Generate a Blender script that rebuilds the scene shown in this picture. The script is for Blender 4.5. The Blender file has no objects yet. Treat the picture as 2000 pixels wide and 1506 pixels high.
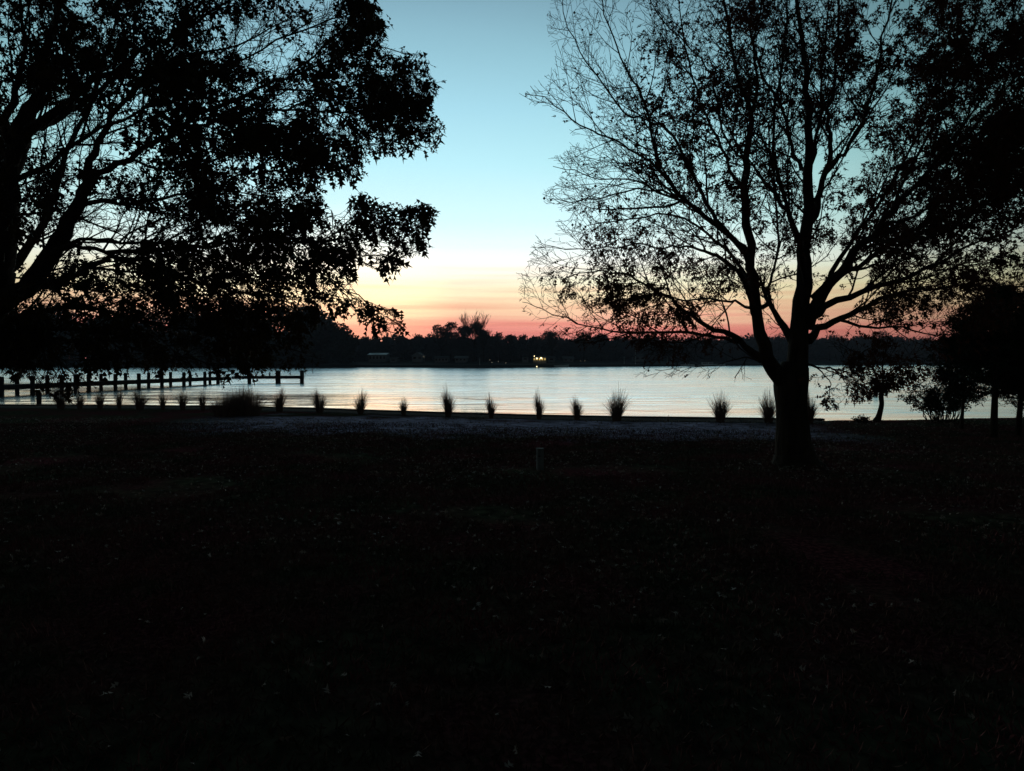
import bpy, math, random
import numpy as np
from mathutils import Vector, Matrix, noise
R = math.radians
C = bpy.context.scene.collection
scene = bpy.context.scene

# ------------------------------------------------------------------ camera
F = 1450.0; CX = 1000.0; CY = 753.0; HZ = 704.5; EYE = 1.6; WATER = -0.6
pitch = math.atan((CY - HZ) / F)
cam = bpy.data.cameras.new('camera'); co = bpy.data.objects.new('camera', cam); C.objects.link(co)
cam.sensor_width = 36; cam.lens = F / 2000 * 36; cam.clip_start = 0.1; cam.clip_end = 8000
co.location = (0, 0, EYE); co.rotation_euler = (math.pi / 2 - pitch, 0, 0)
scene.camera = co
scene.view_settings.view_transform = 'Standard'
scene.view_settings.look = 'None'
scene.view_settings.exposure = 0
scene.view_settings.gamma = 1
CP, SP = math.cos(pitch), math.sin(pitch)

def P(x, y, d):
    """point of the world seen at photo pixel x,y at depth d"""
    a = (x - CX) / F * d; b = (CY - y) / F * d
    return Vector((a, d * CP + b * SP, EYE - d * SP + b * CP))
def proj(p):
    z = p[2] - EYE; dd = p[1] * CP - z * SP
    if dd < 0.3: return (-9999, -9999)
    return (CX + p[0] / dd * F, CY - (p[1] * SP + z * CP) / dd * F)
def G(x, y, z=0.0):
    """point of the horizontal plane at height z seen at pixel x,y"""
    d = (EYE - z) * F / (y - HZ)
    return Vector(((x - CX) / F * d, d, z))

# ------------------------------------------------------------------ world: dawn sky
def lin(c): return tuple(((v / 255) / 12.92 if v <= 10 else ((v / 255 + .055) / 1.055) ** 2.4) for v in c)
def elev(y): return math.degrees(math.atan((HZ - y) / F))
FA = [(0, 1), (15, .97), (24, .88), (32, .66), (42, .38), (60, .15), (90, .055), (180, .05)]
def Fang(t):
    for (a, u), (b, v) in zip(FA, FA[1:]):
        if t <= b: return u + (v - u) * (t - a) / (b - a)
    return FA[-1][1]
world = bpy.data.worlds.new('World'); scene.world = world; world.use_nodes = True
nt = world.node_tree; nt.nodes.clear()
N = lambda t: nt.nodes.new(t)
def wm(op, a, b=None, c=None):
    n = N('ShaderNodeMath'); n.operation = op
    for i, v in enumerate((a, b, c)):
        if v is None: continue
        if isinstance(v, (int, float)): n.inputs[i].default_value = v
        else: nt.links.new(v, n.inputs[i])
    return n.outputs[0]
tc = N('ShaderNodeTexCoord'); nrm = N('ShaderNodeVectorMath'); nrm.operation = 'NORMALIZE'
nt.links.new(tc.outputs['Generated'], nrm.inputs[0])
sep = N('ShaderNodeSeparateXYZ'); nt.links.new(nrm.outputs[0], sep.inputs[0])
dot = N('ShaderNodeVectorMath'); dot.operation = 'DOT_PRODUCT'
a0 = R(-7); dot.inputs[1].default_value = (math.sin(a0), math.cos(a0), 0)
nt.links.new(nrm.outputs[0], dot.inputs[0])
ang = wm('DIVIDE', wm('ARCCOSINE', dot.outputs['Value']), math.pi)
# streaky thin cloud bands shift the colour bands up and down a little
mp = N('ShaderNodeMapping'); mp.inputs['Scale'].default_value = (2.2, 2.2, 60); nt.links.new(nrm.outputs[0], mp.inputs[0])
nz = N('ShaderNodeTexNoise'); nz.inputs['Scale'].default_value = 1.6; nz.inputs['Detail'].default_value = 4
nt.links.new(mp.outputs[0], nz.inputs[0])
el = wm('DIVIDE', wm('ARCSINE', sep.outputs['Z']), math.pi / 2)
low = N('ShaderNodeMapRange'); low.inputs['From Min'].default_value = .012; low.inputs['From Max'].default_value = .11
low.inputs['To Min'].default_value = .036; low.inputs['To Max'].default_value = 0.0
nt.links.new(el, low.inputs[0])
el2 = wm('ADD', el, wm('MULTIPLY', wm('SUBTRACT', nz.outputs['Fac'], .5), low.outputs[0]))
sky = [(704, (208, 118, 114)), (662, (234, 140, 130)), (643, (244, 154, 140)), (627, (250, 182, 156)), (600, (254, 212, 174)), (572, (255, 236, 196)),
       (545, (255, 249, 222)), (517, (255, 255, 247)), (485, (236, 252, 252)), (436, (213, 246, 252)), (327, (184, 231, 243)), (218, (163, 210, 229)), (109, (144, 186, 206)), (0, (124, 159, 181))]
stops = []
for y, c in sky:
    e = elev(y); l = lin(c); f = Fang(e); stops.append((e / 90, tuple(v / f for v in l)))
stops += [(.42, (.12, .21, .29)), (.56, (.04, .07, .10)), (1, (.012, .02, .03))]
stops.insert(0, (0.0, (.25, .04, .05)))
cr = N('ShaderNodeValToRGB')
# work in 0..0.333 part of the ramp for precision
while len(cr.color_ramp.elements) < len(stops): cr.color_ramp.elements.new(0.5)
stops.sort(key=lambda s: s[0])
for i in range(len(stops)): cr.color_ramp.elements[len(stops) - 1 - i].position = 1 - i * .001
for i, (p_, c_) in enumerate(stops):
    cr.color_ramp.elements[i].position = p_
    cr.color_ramp.elements[i].color = (*c_, 1)
nt.links.new(el2, cr.inputs[0])
fr = N('ShaderNodeValToRGB')
while len(fr.color_ramp.elements) < len(FA): fr.color_ramp.elements.new(0.5)
for i in range(len(FA)): fr.color_ramp.elements[len(FA) - 1 - i].position = 1 - i * .001
for i, (a, u) in enumerate(FA):
    fr.color_ramp.elements[i].position = a / 180
    w_ = max(0, min(1, (a - 12) / 26))            # away from the glow the horizon turns from pink to dull yellow-green
    fr.color_ramp.elements[i].color = (u * (1 - .09 * w_), u * (1 + .03 * w_), u * (1 - .08 * w_), 1)
nt.links.new(ang, fr.inputs[0])
mul = N('ShaderNodeMix'); mul.data_type = 'RGBA'; mul.blend_type = 'MULTIPLY'; mul.inputs[0].default_value = 1
nt.links.new(cr.outputs[0], mul.inputs[6]); nt.links.new(fr.outputs[0], mul.inputs[7])
bg = N('ShaderNodeBackground'); bg.inputs[1].default_value = 1.16
# brighter warm patch where the sun is about to rise
dg = N('ShaderNodeVectorMath'); dg.operation = 'DOT_PRODUCT'; a1 = R(-12.5)
dg.inputs[1].default_value = (math.sin(a1) * math.cos(.055), math.cos(a1) * math.cos(.055), math.sin(.055)); nt.links.new(nrm.outputs[0], dg.inputs[0])
mg = N('ShaderNodeMapRange'); mg.interpolation_type = 'SMOOTHSTEP'; mg.inputs['From Min'].default_value = math.cos(R(9)); mg.inputs['From Max'].default_value = math.cos(R(1)); nt.links.new(dg.outputs['Value'], mg.inputs[0])
ad = N('ShaderNodeMix'); ad.data_type = 'RGBA'; ad.blend_type = 'ADD'; ad.inputs[7].default_value = (.40, .25, .10, 1)
nt.links.new(mg.outputs[0], ad.inputs[0]); nt.links.new(mul.outputs[2], ad.inputs[6])
# faint cloud streaks, a little darker, only low in the sky
mp2 = N('ShaderNodeMapping'); mp2.inputs['Scale'].default_value = (3, 3, 90); nt.links.new(nrm.outputs[0], mp2.inputs[0])
nz2 = N('ShaderNodeTexNoise'); nz2.inputs['Scale'].default_value = 1.3; nz2.inputs['Detail'].default_value = 5; nt.links.new(mp2.outputs[0], nz2.inputs[0])
stx = wm('MULTIPLY', wm('MULTIPLY', wm('SUBTRACT', nz2.outputs['Fac'], .45), low.outputs[0]), 130.0)
cl = N('ShaderNodeMix'); cl.data_type = 'RGBA'; cl.blend_type = 'MULTIPLY'; cl.inputs[7].default_value = (.90, .70, .70, 1); cl.clamp_factor = True
nt.links.new(stx, cl.inputs[0]); nt.links.new(ad.outputs[2], cl.inputs[6])
nt.links.new(cl.outputs[2], bg.inputs[0])
wo = N('ShaderNodeOutputWorld'); nt.links.new(bg.outputs[0], wo.inputs[0])
# the sun is still below the horizon: no sun lamp

# ------------------------------------------------------------------ helpers
def tag(o, label=None, cat=None, group=None, kind=None):
    if label: o['label'] = label
    if cat: o['category'] = cat
    if group: o['group'] = group
    if kind: o['kind'] = kind
    return o
def empty(name, loc, label, cat, group=None):
    o = bpy.data.objects.new(name, None); C.objects.link(o); o.location = loc
    o.empty_display_size = .2
    return tag(o, label, cat, group)
def link(name, me, mat, parent=None):
    o = bpy.data.objects.new(name, me); C.objects.link(o)
    if mat: me.materials.append(mat)
    if parent:
        o.parent = parent
        o.location = -parent.location          # geometry is written in world coordinates
    return o
def copy_tree(o, parent=None):
    c = o.copy(); C.objects.link(c)
    if parent: c.parent = parent
    for ch in o.children: copy_tree(ch, c)
    return c
class MB:
    def __init__(s): s.v = []; s.f = []
    def add(s, vs, fs):
        n = len(s.v); s.v.extend(tuple(v) for v in vs); s.f.extend(tuple(i + n for i in f) for f in fs)
    def box(s, c, size, rz=0, bev=0):
        x, y, z = (k / 2 for k in size); ca, sa = math.cos(rz), math.sin(rz)
        pts = []
        b = min(bev, x * .9, y * .9)
        ring = [(-x + b, -y), (x - b, -y), (x, -y + b), (x, y - b), (x - b, y), (-x + b, y), (-x, y - b), (-x, -y + b)] if b else [(-x, -y), (x, -y), (x, y), (-x, y)]
        n = len(ring)
        for zz in (-z, z):
            for (a, q) in ring: pts.append((c[0] + a * ca - q * sa, c[1] + a * sa + q * ca, c[2] + zz))
        fs = [tuple(range(n))[::-1], tuple(range(n, 2 * n))] + [(i, (i + 1) % n, n + (i + 1) % n, n + i) for i in range(n)]
        s.add(pts, fs)
    def tube(s, pts, rad, k=5, cap=True, wob=0):
        pts = [Vector(p) for p in pts]
        m = len(pts); base = len(s.v)
        t = (pts[1] - pts[0]).normalized()
        u = t.orthogonal().normalized()
        for i in range(m):
            if i < m - 1: t2 = pts[i + 1] - pts[i]
            else: t2 = pts[i] - pts[i - 1]
            if 0 < i < m - 1: t2 = pts[i + 1] - pts[i - 1]
            t2.normalize()
            u = (u - t2 * u.dot(t2))
            if u.length < 1e-5: u = t2.orthogonal()
            u.normalize(); w = t2.cross(u)
            r = rad[i]
            for j in range(k):
                a = 2 * math.pi * j / k
                rr = r * (1 + (wob * (noise.noise(pts[i] * 1.7 + Vector((math.cos(a) * 1.3, math.sin(a) * 1.3, 0)))) if wob else 0))
                p = pts[i] + u * (math.cos(a) * rr) + w * (math.sin(a) * rr)
                s.v.append((p.x, p.y, p.z))
        for i in range(m - 1):
            for j in range(k):
                a = base + i * k + j; b = base + i * k + (j + 1) % k
                s.f.append((a, b, b + k, a + k))
        if cap:
            s.f.append(tuple(base + j for j in range(k))[::-1]); s.f.append(tuple(base + (m - 1) * k + j for j in range(k)))
    def mesh(s, name, smooth=False):
        me = bpy.data.meshes.new(name); me.from_pydata(s.v, [], s.f); me.update()
        if smooth: me.polygons.foreach_set('use_smooth', [True] * len(me.polygons))
        return me
    def build(s, name, mat, parent=None, smooth=False):
        return link(name, s.mesh(name, smooth), mat, parent)

def np_mesh(name, verts, faces_flat, loop_tot):
    """verts (n,3), faces_flat indices, loop_tot size per face"""
    me = bpy.data.meshes.new(name)
    me.vertices.add(len(verts)); me.vertices.foreach_set('co', np.asarray(verts, dtype=np.float32).ravel())
    me.loops.add(len(faces_flat)); me.loops.foreach_set('vertex_index', np.asarray(faces_flat, dtype=np.int32))
    lt = np.asarray(loop_tot, dtype=np.int32); ls = np.concatenate([[0], np.cumsum(lt)[:-1]]).astype(np.int32)
    me.polygons.add(len(lt)); me.polygons.foreach_set('loop_start', ls); me.polygons.foreach_set('loop_total', lt)
    me.update(calc_edges=True); me.validate()
    return me

LOBED = np.array([(0, 0, 0), (.30, .30, .05), (0, .36, 0), (.36, .64, .08), (0, .66, 0), (.10, .62, 0), (0, 1, -.05), (-.10, .62, 0), (-.36, .66, .08), (-.28, .32, .05)], float)
LOBED_F = [(0, 1, 2), (2, 3, 4), (5, 6, 7), (4, 8, 2), (2, 9, 0)]
NARROW = np.array([(0, 0, 0), (.13, .3, .04), (0, .42, 0), (.2, .6, .05), (0, .66, 0), (.05, .6, 0), (0, 1, -.12), (-.05, .6, 0), (-.19, .62, .05), (-.12, .33, .04)], float)
DIAM = np.array([(0, 0, 0), (.3, .5, .06), (0, 1, 0), (-.3, .5, .06)], float)
DIAM_F = [(0, 1, 2, 3)]
def leaf_mesh(name, pos, dirs, sizes, rng, tmpl=LOBED, tf=LOBED_F):
    pos = np.asarray(pos, float); n = len(pos)
    d = np.asarray(dirs, float); d /= np.linalg.norm(d, axis=1, keepdims=True) + 1e-9
    r = rng.normal(size=(n, 3)); x = np.cross(d, r); x /= np.linalg.norm(x, axis=1, keepdims=True) + 1e-9
    z = np.cross(x, d)
    s = np.asarray(sizes, float)[:, None, None]
    curl = rng.uniform(.6, 2.5, n)[:, None, None]
    t = tmpl[None]
    V = (t[..., 0:1] * x[:, None] + t[..., 1:2] * d[:, None] + t[..., 2:3] * curl * z[:, None]) * s + pos[:, None]
    k = len(tmpl)
    fl = np.concatenate([np.array(f) for f in tf]); lt = np.array([len(f) for f in tf])
    FI = (fl[None] + (np.arange(n) * k)[:, None]).ravel()
    return np_mesh(name, V.reshape(-1, 3), FI, np.tile(lt, n))

# ------------------------------------------------------------------ materials
def mat(name, col, rough=.9, spec=.05, var=.35, scale=6, col2=None, bump=0, bscale=30, trans=0, tcol=None, stretch=None, detail=4):
    m = bpy.data.materials.new(name); m.use_nodes = True; t = m.node_tree; b = t.nodes['Principled BSDF']
    b.inputs['Roughness'].default_value = rough; b.inputs['Specular IOR Level'].default_value = spec
    tcn = t.nodes.new('ShaderNodeTexCoord'); mpn = t.nodes.new('ShaderNodeMapping'); t.links.new(tcn.outputs['Object'], mpn.inputs[0])
    if stretch: mpn.inputs['Scale'].default_value = stretch
    nzn = t.nodes.new('ShaderNodeTexNoise'); nzn.inputs['Scale'].default_value = scale; nzn.inputs['Detail'].default_value = detail
    t.links.new(mpn.outputs[0], nzn.inputs[0])
    rp = t.nodes.new('ShaderNodeValToRGB'); t.links.new(nzn.outputs['Fac'], rp.inputs[0])
    rp.color_ramp.elements[0].position = .35; rp.color_ramp.elements[1].position = .65
    c2 = col2 or tuple(min(1, v * (1 + var)) for v in col); c1 = col if col2 else tuple(v * (1 - var) for v in col)
    rp.color_ramp.elements[0].color = (*c1, 1); rp.color_ramp.elements[1].color = (*c2, 1)
    t.links.new(rp.outputs[0], b.inputs['Base Color'])
    if bump:
        bn = t.nodes.new('ShaderNodeTexNoise'); bn.inputs['Scale'].default_value = bscale; bn.inputs['Detail'].default_value = 6
        t.links.new(mpn.outputs[0], bn.inputs[0])
        bp = t.nodes.new('ShaderNodeBump'); bp.inputs['Strength'].default_value = bump; bp.inputs['Distance'].default_value = .05
        t.links.new(bn.outputs['Fac'], bp.inputs['Height']); t.links.new(bp.outputs[0], b.inputs['Normal'])
    if trans:
        tr = t.nodes.new('ShaderNodeBsdfTranslucent'); tr.inputs[0].default_value = (*(tcol or col), 1)
        mx = t.nodes.new('ShaderNodeMixShader'); mx.inputs[0].default_value = trans
        out = t.nodes['Material Output']
        t.links.new(b.outputs[0], mx.inputs[1]); t.links.new(tr.outputs[0], mx.inputs[2]); t.links.new(mx.outputs[0], out.inputs[0])
    return m
M = dict(
    bark=mat('bark', (.055, .04, .032), bump=.8, bscale=14, stretch=(1, 1, .25), scale=8),
    twig=mat('twig_bark', (.045, .033, .028), scale=3),
    leaf=mat('oak_leaf', (.035, .03, .015), col2=(.06, .04, .02), scale=2, trans=.18, tcol=(.06, .03, .012), rough=.6),
    rleaf=mat('russet_leaf', (.06, .025, .018), col2=(.09, .045, .025), scale=1.5, trans=.28, tcol=(.12, .035, .02), rough=.6),
    needle=mat('needle', (.02, .03, .018), scale=2),
    grassblade=mat('ornamental_grass', (.18, .11, .09), col2=(.30, .20, .15), scale=8, rough=.7),
    fallen=mat('fallen_leaf', (.06, .025, .02), col2=(.55, .42, .36), scale=9, rough=.7, spec=.15, detail=2),
    timber=mat('weathered_timber', (.03, .024, .022), bump=.5, bscale=20, stretch=(1, 1, .2)),
    postwood=mat('grey_post_wood', (.17, .18, .19), bump=.4, bscale=30, stretch=(1, 1, .15), var=.25, scale=12),
    metal=mat('dark_metal', (.05, .05, .05), rough=.5),
    mulch=mat('mulch', (.016, .009, .008), bump=1, bscale=25, scale=10),
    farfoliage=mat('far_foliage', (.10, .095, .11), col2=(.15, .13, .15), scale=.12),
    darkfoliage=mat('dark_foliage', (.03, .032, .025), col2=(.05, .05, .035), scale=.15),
    cream=mat('pale_siding', (.26, .26, .28), var=.1, scale=1, stretch=(1, 1, 8)),
    greywall=mat('grey_siding', (.22, .22, .24), var=.15, scale=1, stretch=(1, 1, 8)),
    roof=mat('roof_shingle', (.08, .08, .09), var=.3, scale=2),
    paleroof=mat('pale_metal_roof', (.24, .25, .27), var=.1, rough=.4, stretch=(6, 1, 1)),
    glass=mat('dark_glass', (.02, .02, .025), rough=.1, spec=.6),
    white=mat('white_hull', (.7, .7, .72), var=.06, rough=.4),
    mast=mat('pale_pole', (.55, .55, .55), var=.1),
    weed=mat('weed', (.03, .035, .018), scale=10), sward=mat('lawn_blades', (.055, .055, .035), col2=(.19, .062, .064), scale=1.5),
)
def emit(name, col, s):
    m = bpy.data.materials.new(name); m.use_nodes = True; b = m.node_tree.nodes['Principled BSDF']
    b.inputs['Base Color'].default_value = (*col, 1); b.inputs['Emission Color'].default_value = (*col, 1); b.inputs['Emission Strength'].default_value = s
    return m
M['litwin'] = emit('lit_window', (1, .70, .22), .5)
M['lamp'] = emit('lamp_glow', (1, .8, .42), 5)
M['lampsoft'] = emit('small_lamp_glow', (1, .85, .6), 1.0)

# lawn: dull grass, bare soil strip close to the seawall, real undulation
def lawn_material():
    m = bpy.data.materials.new('lawn'); m.use_nodes = True; t = m.node_tree; b = t.nodes['Principled BSDF']
    L = t.links.new; n = t.nodes.new
    geo = n('ShaderNodeTexCoord'); 
    def nz(s, d=4, st=None):
        q = n('ShaderNodeTexNoise'); q.inputs['Scale'].default_value = s; q.inputs['Detail'].default_value = d
        if st:
            mp = n('ShaderNodeMapping'); mp.inputs['Scale'].default_value = st; L(geo.outputs['Object'], mp.inputs[0]); L(mp.outputs[0], q.inputs[0])
        else: L(geo.outputs['Object'], q.inputs[0])
        return q.outputs['Fac']
    def ramp(f, a, ca, c, cc):
        r = n('ShaderNodeValToRGB'); L(f, r.inputs[0]); r.color_ramp.elements[0].position = a; r.color_ramp.elements[1].position = c
        r.color_ramp.elements[0].color = (*ca, 1); r.color_ramp.elements[1].color = (*cc, 1); return r.outputs[0]
    def mth(op, a, c=None, clamp=False):
        q = n('ShaderNodeMath'); q.operation = op; q.use_clamp = clamp
        for i, v in enumerate((a, c)):
            if v is None: continue
            if isinstance(v, (int, float)): q.inputs[i].default_value = v
            else: L(v, q.inputs[i])
        return q.outputs[0]
    grass = ramp(nz(7, 6), .38, (.03, .03, .02), .66, (.10, .095, .06))
    leafy = ramp(nz(24, 3), .45, (.07, .02, .025), .62, (.2, .06, .065))
    pm = ramp(nz(.55, 3), .42, (0, 0, 0), .62, (1, 1, 1))
    mx = n('ShaderNodeMix'); mx.data_type = 'RGBA'; L(pm, mx.inputs[0]); L(grass, mx.inputs[6]); L(leafy, mx.inputs[7])
    soil = ramp(nz(2.6, 9, (1, 2.2, 1)), .36, (.13, .11, .15), .64, (.66, .57, .78))
    sp = n('ShaderNodeSeparateXYZ'); L(geo.outputs['Object'], sp.inputs[0])
    # strip follows the wall: soil for y between 13.8 and 20 m, x -9..8
    wob = mth('MULTIPLY', mth('SUBTRACT', nz(.8, 5), .5), 5.0)
    yy = mth('ADD', sp.outputs['Y'], wob)
    xs = mth('MULTIPLY', sp.outputs['X'], .17)           # shore recedes to the left
    yy = mth('ADD', yy, xs)
    inner = mth('SUBTRACT', 1.0, mth('DIVIDE', mth('ABSOLUTE', mth('SUBTRACT', yy, 18.0)), 2.9), True)
    xm = mth('SUBTRACT', 1.0, mth('DIVIDE', mth('ABSOLUTE', mth('ADD', sp.outputs['X'], 0.6)), 8.5), True)
    fac = mth('MULTIPLY', mth('MULTIPLY', inner, 2.2, True), mth('MULTIPLY', xm, 3, True), True)
    mx2 = n('ShaderNodeMix'); mx2.data_type = 'RGBA'; L(fac, mx2.inputs[0]); L(mx.outputs[2], mx2.inputs[6]); L(soil, mx2.inputs[7])
    L(mx2.outputs[2], b.inputs['Base Color']); b.inputs['Roughness'].default_value = .9; b.inputs['Specular IOR Level'].default_value = 0
    return m
M['lawn'] = lawn_material()

def water_material():
    m = bpy.data.materials.new('water'); m.use_nodes = True; t = m.node_tree; b = t.nodes['Principled BSDF']
    L = t.links.new; n = t.nodes.new
    b.inputs['Base Color'].default_value = (.92, .97, 1.0, 1); b.inputs['IOR'].default_value = 1.33
    b.inputs['Metallic'].default_value = 1.0
    geo = n('ShaderNodeTexCoord')
    def nz(s, d, st):
        q = n('ShaderNodeTexNoise'); q.inputs['Scale'].default_value = s; q.inputs['Detail'].default_value = d
        mp = n('ShaderNodeMapping'); mp.inputs['Scale'].default_value = st; L(geo.outputs['Object'], mp.inputs[0]); L(mp.outputs[0], q.inputs[0])
        return q.outputs['Fac']
    sp = n('ShaderNodeSeparateXYZ'); L(geo.outputs['Object'], sp.inputs[0])
    def mth(op, a, c=None, clamp=False):
        q = n('ShaderNodeMath'); q.operation = op; q.use_clamp = clamp
        for i, v in enumerate((a, c)):
            if v is None: continue
            if isinstance(v, (int, float)): q.inputs[i].default_value = v
            else: L(v, q.inputs[i])
        return q.outputs[0]
    # calm sheltered water close in and to the left, breeze further out
    lim = mth('ADD', mth('MULTIPLY', sp.outputs['X'], -.75), 33.0)
    q = mth('SUBTRACT', mth('ADD', sp.outputs['Y'], mth('MULTIPLY', mth('SUBTRACT', nz(.06, 4, (1, 1.6, 1)), .5), 40.0)), lim)
    breeze = mth('MULTIPLY', q, .08, True)
    rr = n('ShaderNodeMapRange'); L(breeze, rr.inputs[0]); rr.inputs['To Min'].default_value = .12; rr.inputs['To Max'].default_value = .21
    patch = nz(.035, 4, (.35, 1.4, 1))
    rough = mth('ADD', rr.outputs[0], mth('MULTIPLY', mth('SUBTRACT', patch, .5), .12), True)
    lee = mth('MULTIPLY', mth('SUBTRACT', -8.5, sp.outputs['X']), .14, True)
    rough = mth('SUBTRACT', rough, mth('MULTIPLY', mth('MULTIPLY', lee, mth('SUBTRACT', 1.0, breeze)), .0), True)
    rough = mth('ADD', rough, mth('MULTIPLY', mth('SUBTRACT', nz(.16, 5, (.3, 1.7, 1)), .5), .22), True)
    L(rough, b.inputs['Roughness'])
    w1 = nz(1.1, 5, (.45, 1.5, 1)); w2 = nz(.32, 3, (.4, 1.6, 1))
    h = mth('ADD', mth('MULTIPLY', w1, .35), w2)
    bp = n('ShaderNodeBump'); bp.inputs['Distance'].default_value = .22
    st = n('ShaderNodeMapRange'); L(breeze, st.inputs[0]); st.inputs['To Min'].default_value = .05; st.inputs['To Max'].default_value = .26
    rip = n('ShaderNodeMapRange'); L(nz(.11, 4, (.35, 1.6, 1)), rip.inputs[0]); rip.inputs['From Min'].default_value = .5; rip.inputs['From Max'].default_value = .66
    rip.inputs['To Min'].default_value = .7; rip.inputs['To Max'].default_value = 3.2
    L(mth('MULTIPLY', st.outputs[0], rip.outputs[0]), bp.inputs['Strength'])
    L(h, bp.inputs['Height']); L(bp.outputs[0], b.inputs['Normal'])
    return m
M['water'] = water_material()

# ------------------------------------------------------------------ ground, water, shores
shore_px = [(-500, 792), (0, 793.5), (250, 794.5), (450, 796), (600, 800), (750, 805), (900, 810), (1000, 813), (1200, 817), (1400, 819.5), (1600, 822), (1800, 820), (2000, 815), (2500, 806)]
shore = [G(x, y) for x, y in shore_px]
def shore_y(x):
    if x <= shore[0].x: return shore[0].y
    for a, b in zip(shore, shore[1:]):
        if a.x <= x <= b.x: return a.y + (b.y - a.y) * (x - a.x) / (b.x - a.x)
    return shore[-1].y
def gz(x, y):                                  # gentle swell of the lawn
    k = max(0, min(1, (shore_y(x) - y) / 6)); k *= max(0, min(1, (y - 2) / 4)) if y < 6 else 1
    return .035 * noise.noise(Vector((x * .35, y * .35, 0))) * k + .012 * noise.noise(Vector((x * 2, y * 2, 3))) * k
def build_lawn():
    xs = [-160, -100, -60, -40] + [i * .35 for i in range(-86, 87)] + [40, 60, 100, 160]
    rows = [-80, -30, -10, -2, 0] + [.35 * i for i in range(1, 60)]
    vs = []; fs = []
    nx = len(xs)
    T = [r / rows[-1] if r > 0 else r for r in rows]
    for r, tt in zip(rows, T):
        for x in xs:
            y = tt * (shore_y(x) - (0 if x < 8.4 else .0)) if r > 0 else r
            bank = 0
            if x > 8.2 and tt > .985: y += .25 * noise.noise(Vector((x * 1.3, 0, 0)))
            vs.append((x, y, gz(x, y)))
    # sloping natural bank / face under the water
    for x in xs: 
        y = shore_y(x) + (.02 if x < 8.3 else .8); vs.append((x, y, -1.3 if x < 8.3 else -.9))
    for j in range(len(rows)):
        for i in range(nx - 1):
            a = j * nx + i; fs.append((a, a + 1, a + nx + 1, a + nx))
    me = bpy.data.meshes.new('lawn'); me.from_pydata(vs, [], fs); me.update()
    me.polygons.foreach_set('use_smooth', [True] * len(me.polygons))
    return tag(link('lawn', me, M['lawn']), kind='structure')
build_lawn()
# water: real low waves near the shore, flat sheet with fine ripples beyond
def build_water():
    xs = [-46 + .3 * i for i in range(275)]; ys = [17.5]
    while ys[-1] < 112: ys.append(ys[-1] + .10 + (ys[-1] - 17.5) * .0042)
    X0, X1, Y0, Y1 = xs[0], xs[-1], ys[0], ys[-1]; vs = []; fs = []
    for y in ys:
        for x in xs:
            e = min((x - X0) / 4, (X1 - x) / 4, (Y1 - y) / 25, 1); e = max(0, e)
            br = max(0, min(1, (y - (33 - .75 * x) + 16 * noise.noise(Vector((x * .05, y * .09, 4)))) * .07 + .1))
            streak = .55 + .9 * max(0, noise.noise(Vector((x * .06, y * .22, 8))) + .25)
            amp = (.62 + .42 * br) * streak * (1.25 if x < -8 else 1.25 - .25 * min(1, (x + 8) / 6))
            h = .026 * noise.noise(Vector((x * .28, y * .75, 0))) + .015 * noise.noise(Vector((x * .9 + 5, y * 2.1, 3)))
            vs.append((x, y, WATER + h * amp * e))
    nx = len(xs)
    for j in range(len(ys) - 1):
        for i in range(nx - 1): k = j * nx + i; fs.append((k, k + 1, k + nx + 1, k + nx))
    n = len(vs)
    vs += [(-1400, Y0, WATER), (1600, Y0, WATER), (1600, Y1, WATER), (-1400, Y1, WATER), (1600, 900, WATER), (-1400, 900, WATER)]
    L = (len(ys) - 1) * nx
    fs += [(n, 0, L, n + 3), (nx - 1, n + 1, n + 2, L + nx - 1), (n + 3, n + 2, n + 4, n + 5)]
    me = bpy.data.meshes.new('water'); me.from_pydata(vs, [], fs); me.update(); me.polygons.foreach_set('use_smooth', [True] * len(me.polygons))
    tag(link('water', me, M['water']), kind='structure')
build_water()
# far land
far_px = [(-3000, 717), (-600, 717), (0, 717), (300, 717.3), (600, 717.6), (800, 718), (950, 719), (1050, 718), (1150, 716.6), (1300, 715.8), (1500, 714), (1800, 712.5), (2200, 712), (5000, 712)]
far = [G(x, y, WATER) for x, y in far_px]
def far_y(xpx):
    for a, b in zip(far_px, far_px[1:]):
        if a[0] <= xpx <= b[0]:
            t = (xpx - a[0]) / (b[0] - a[0]); y = a[1] + (b[1] - a[1]) * t
            return G(xpx, y, WATER).y
    return 300
def far_land():
    vs = []; fs = []; cols = []
    xp = list(range(-3000, 5001, 60))
    prof = [(-2, -1.0), (0, -.3), (1.2, .25), (8, .6), (20, 1.15), (60, 1.9), (200, 3), (900, 5)]
    for x in xp:
        y0 = far_y(max(-2990, min(4990, x)))
        for (dy, z) in prof:
            d = y0 + dy; vs.append(((x - CX) / F * d, d, z + .12 * noise.noise(Vector((x * .02, dy * .1, 0)))))
    k = len(prof)
    for i in range(len(xp) - 1):
        for j in range(k - 1):
            a = i * k + j; fs.append((a, a + k, a + k + 1, a + 1))
    me = bpy.data.meshes.new('far_shore'); me.from_pydata(vs, [], fs); me.update()
    return tag(link('far_shore', me, mat('far_bank', (.02, .02, .02), col2=(.04, .04, .04), scale=.3, stretch=(.3, 1, 1))), kind='structure')
far_land()

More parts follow.
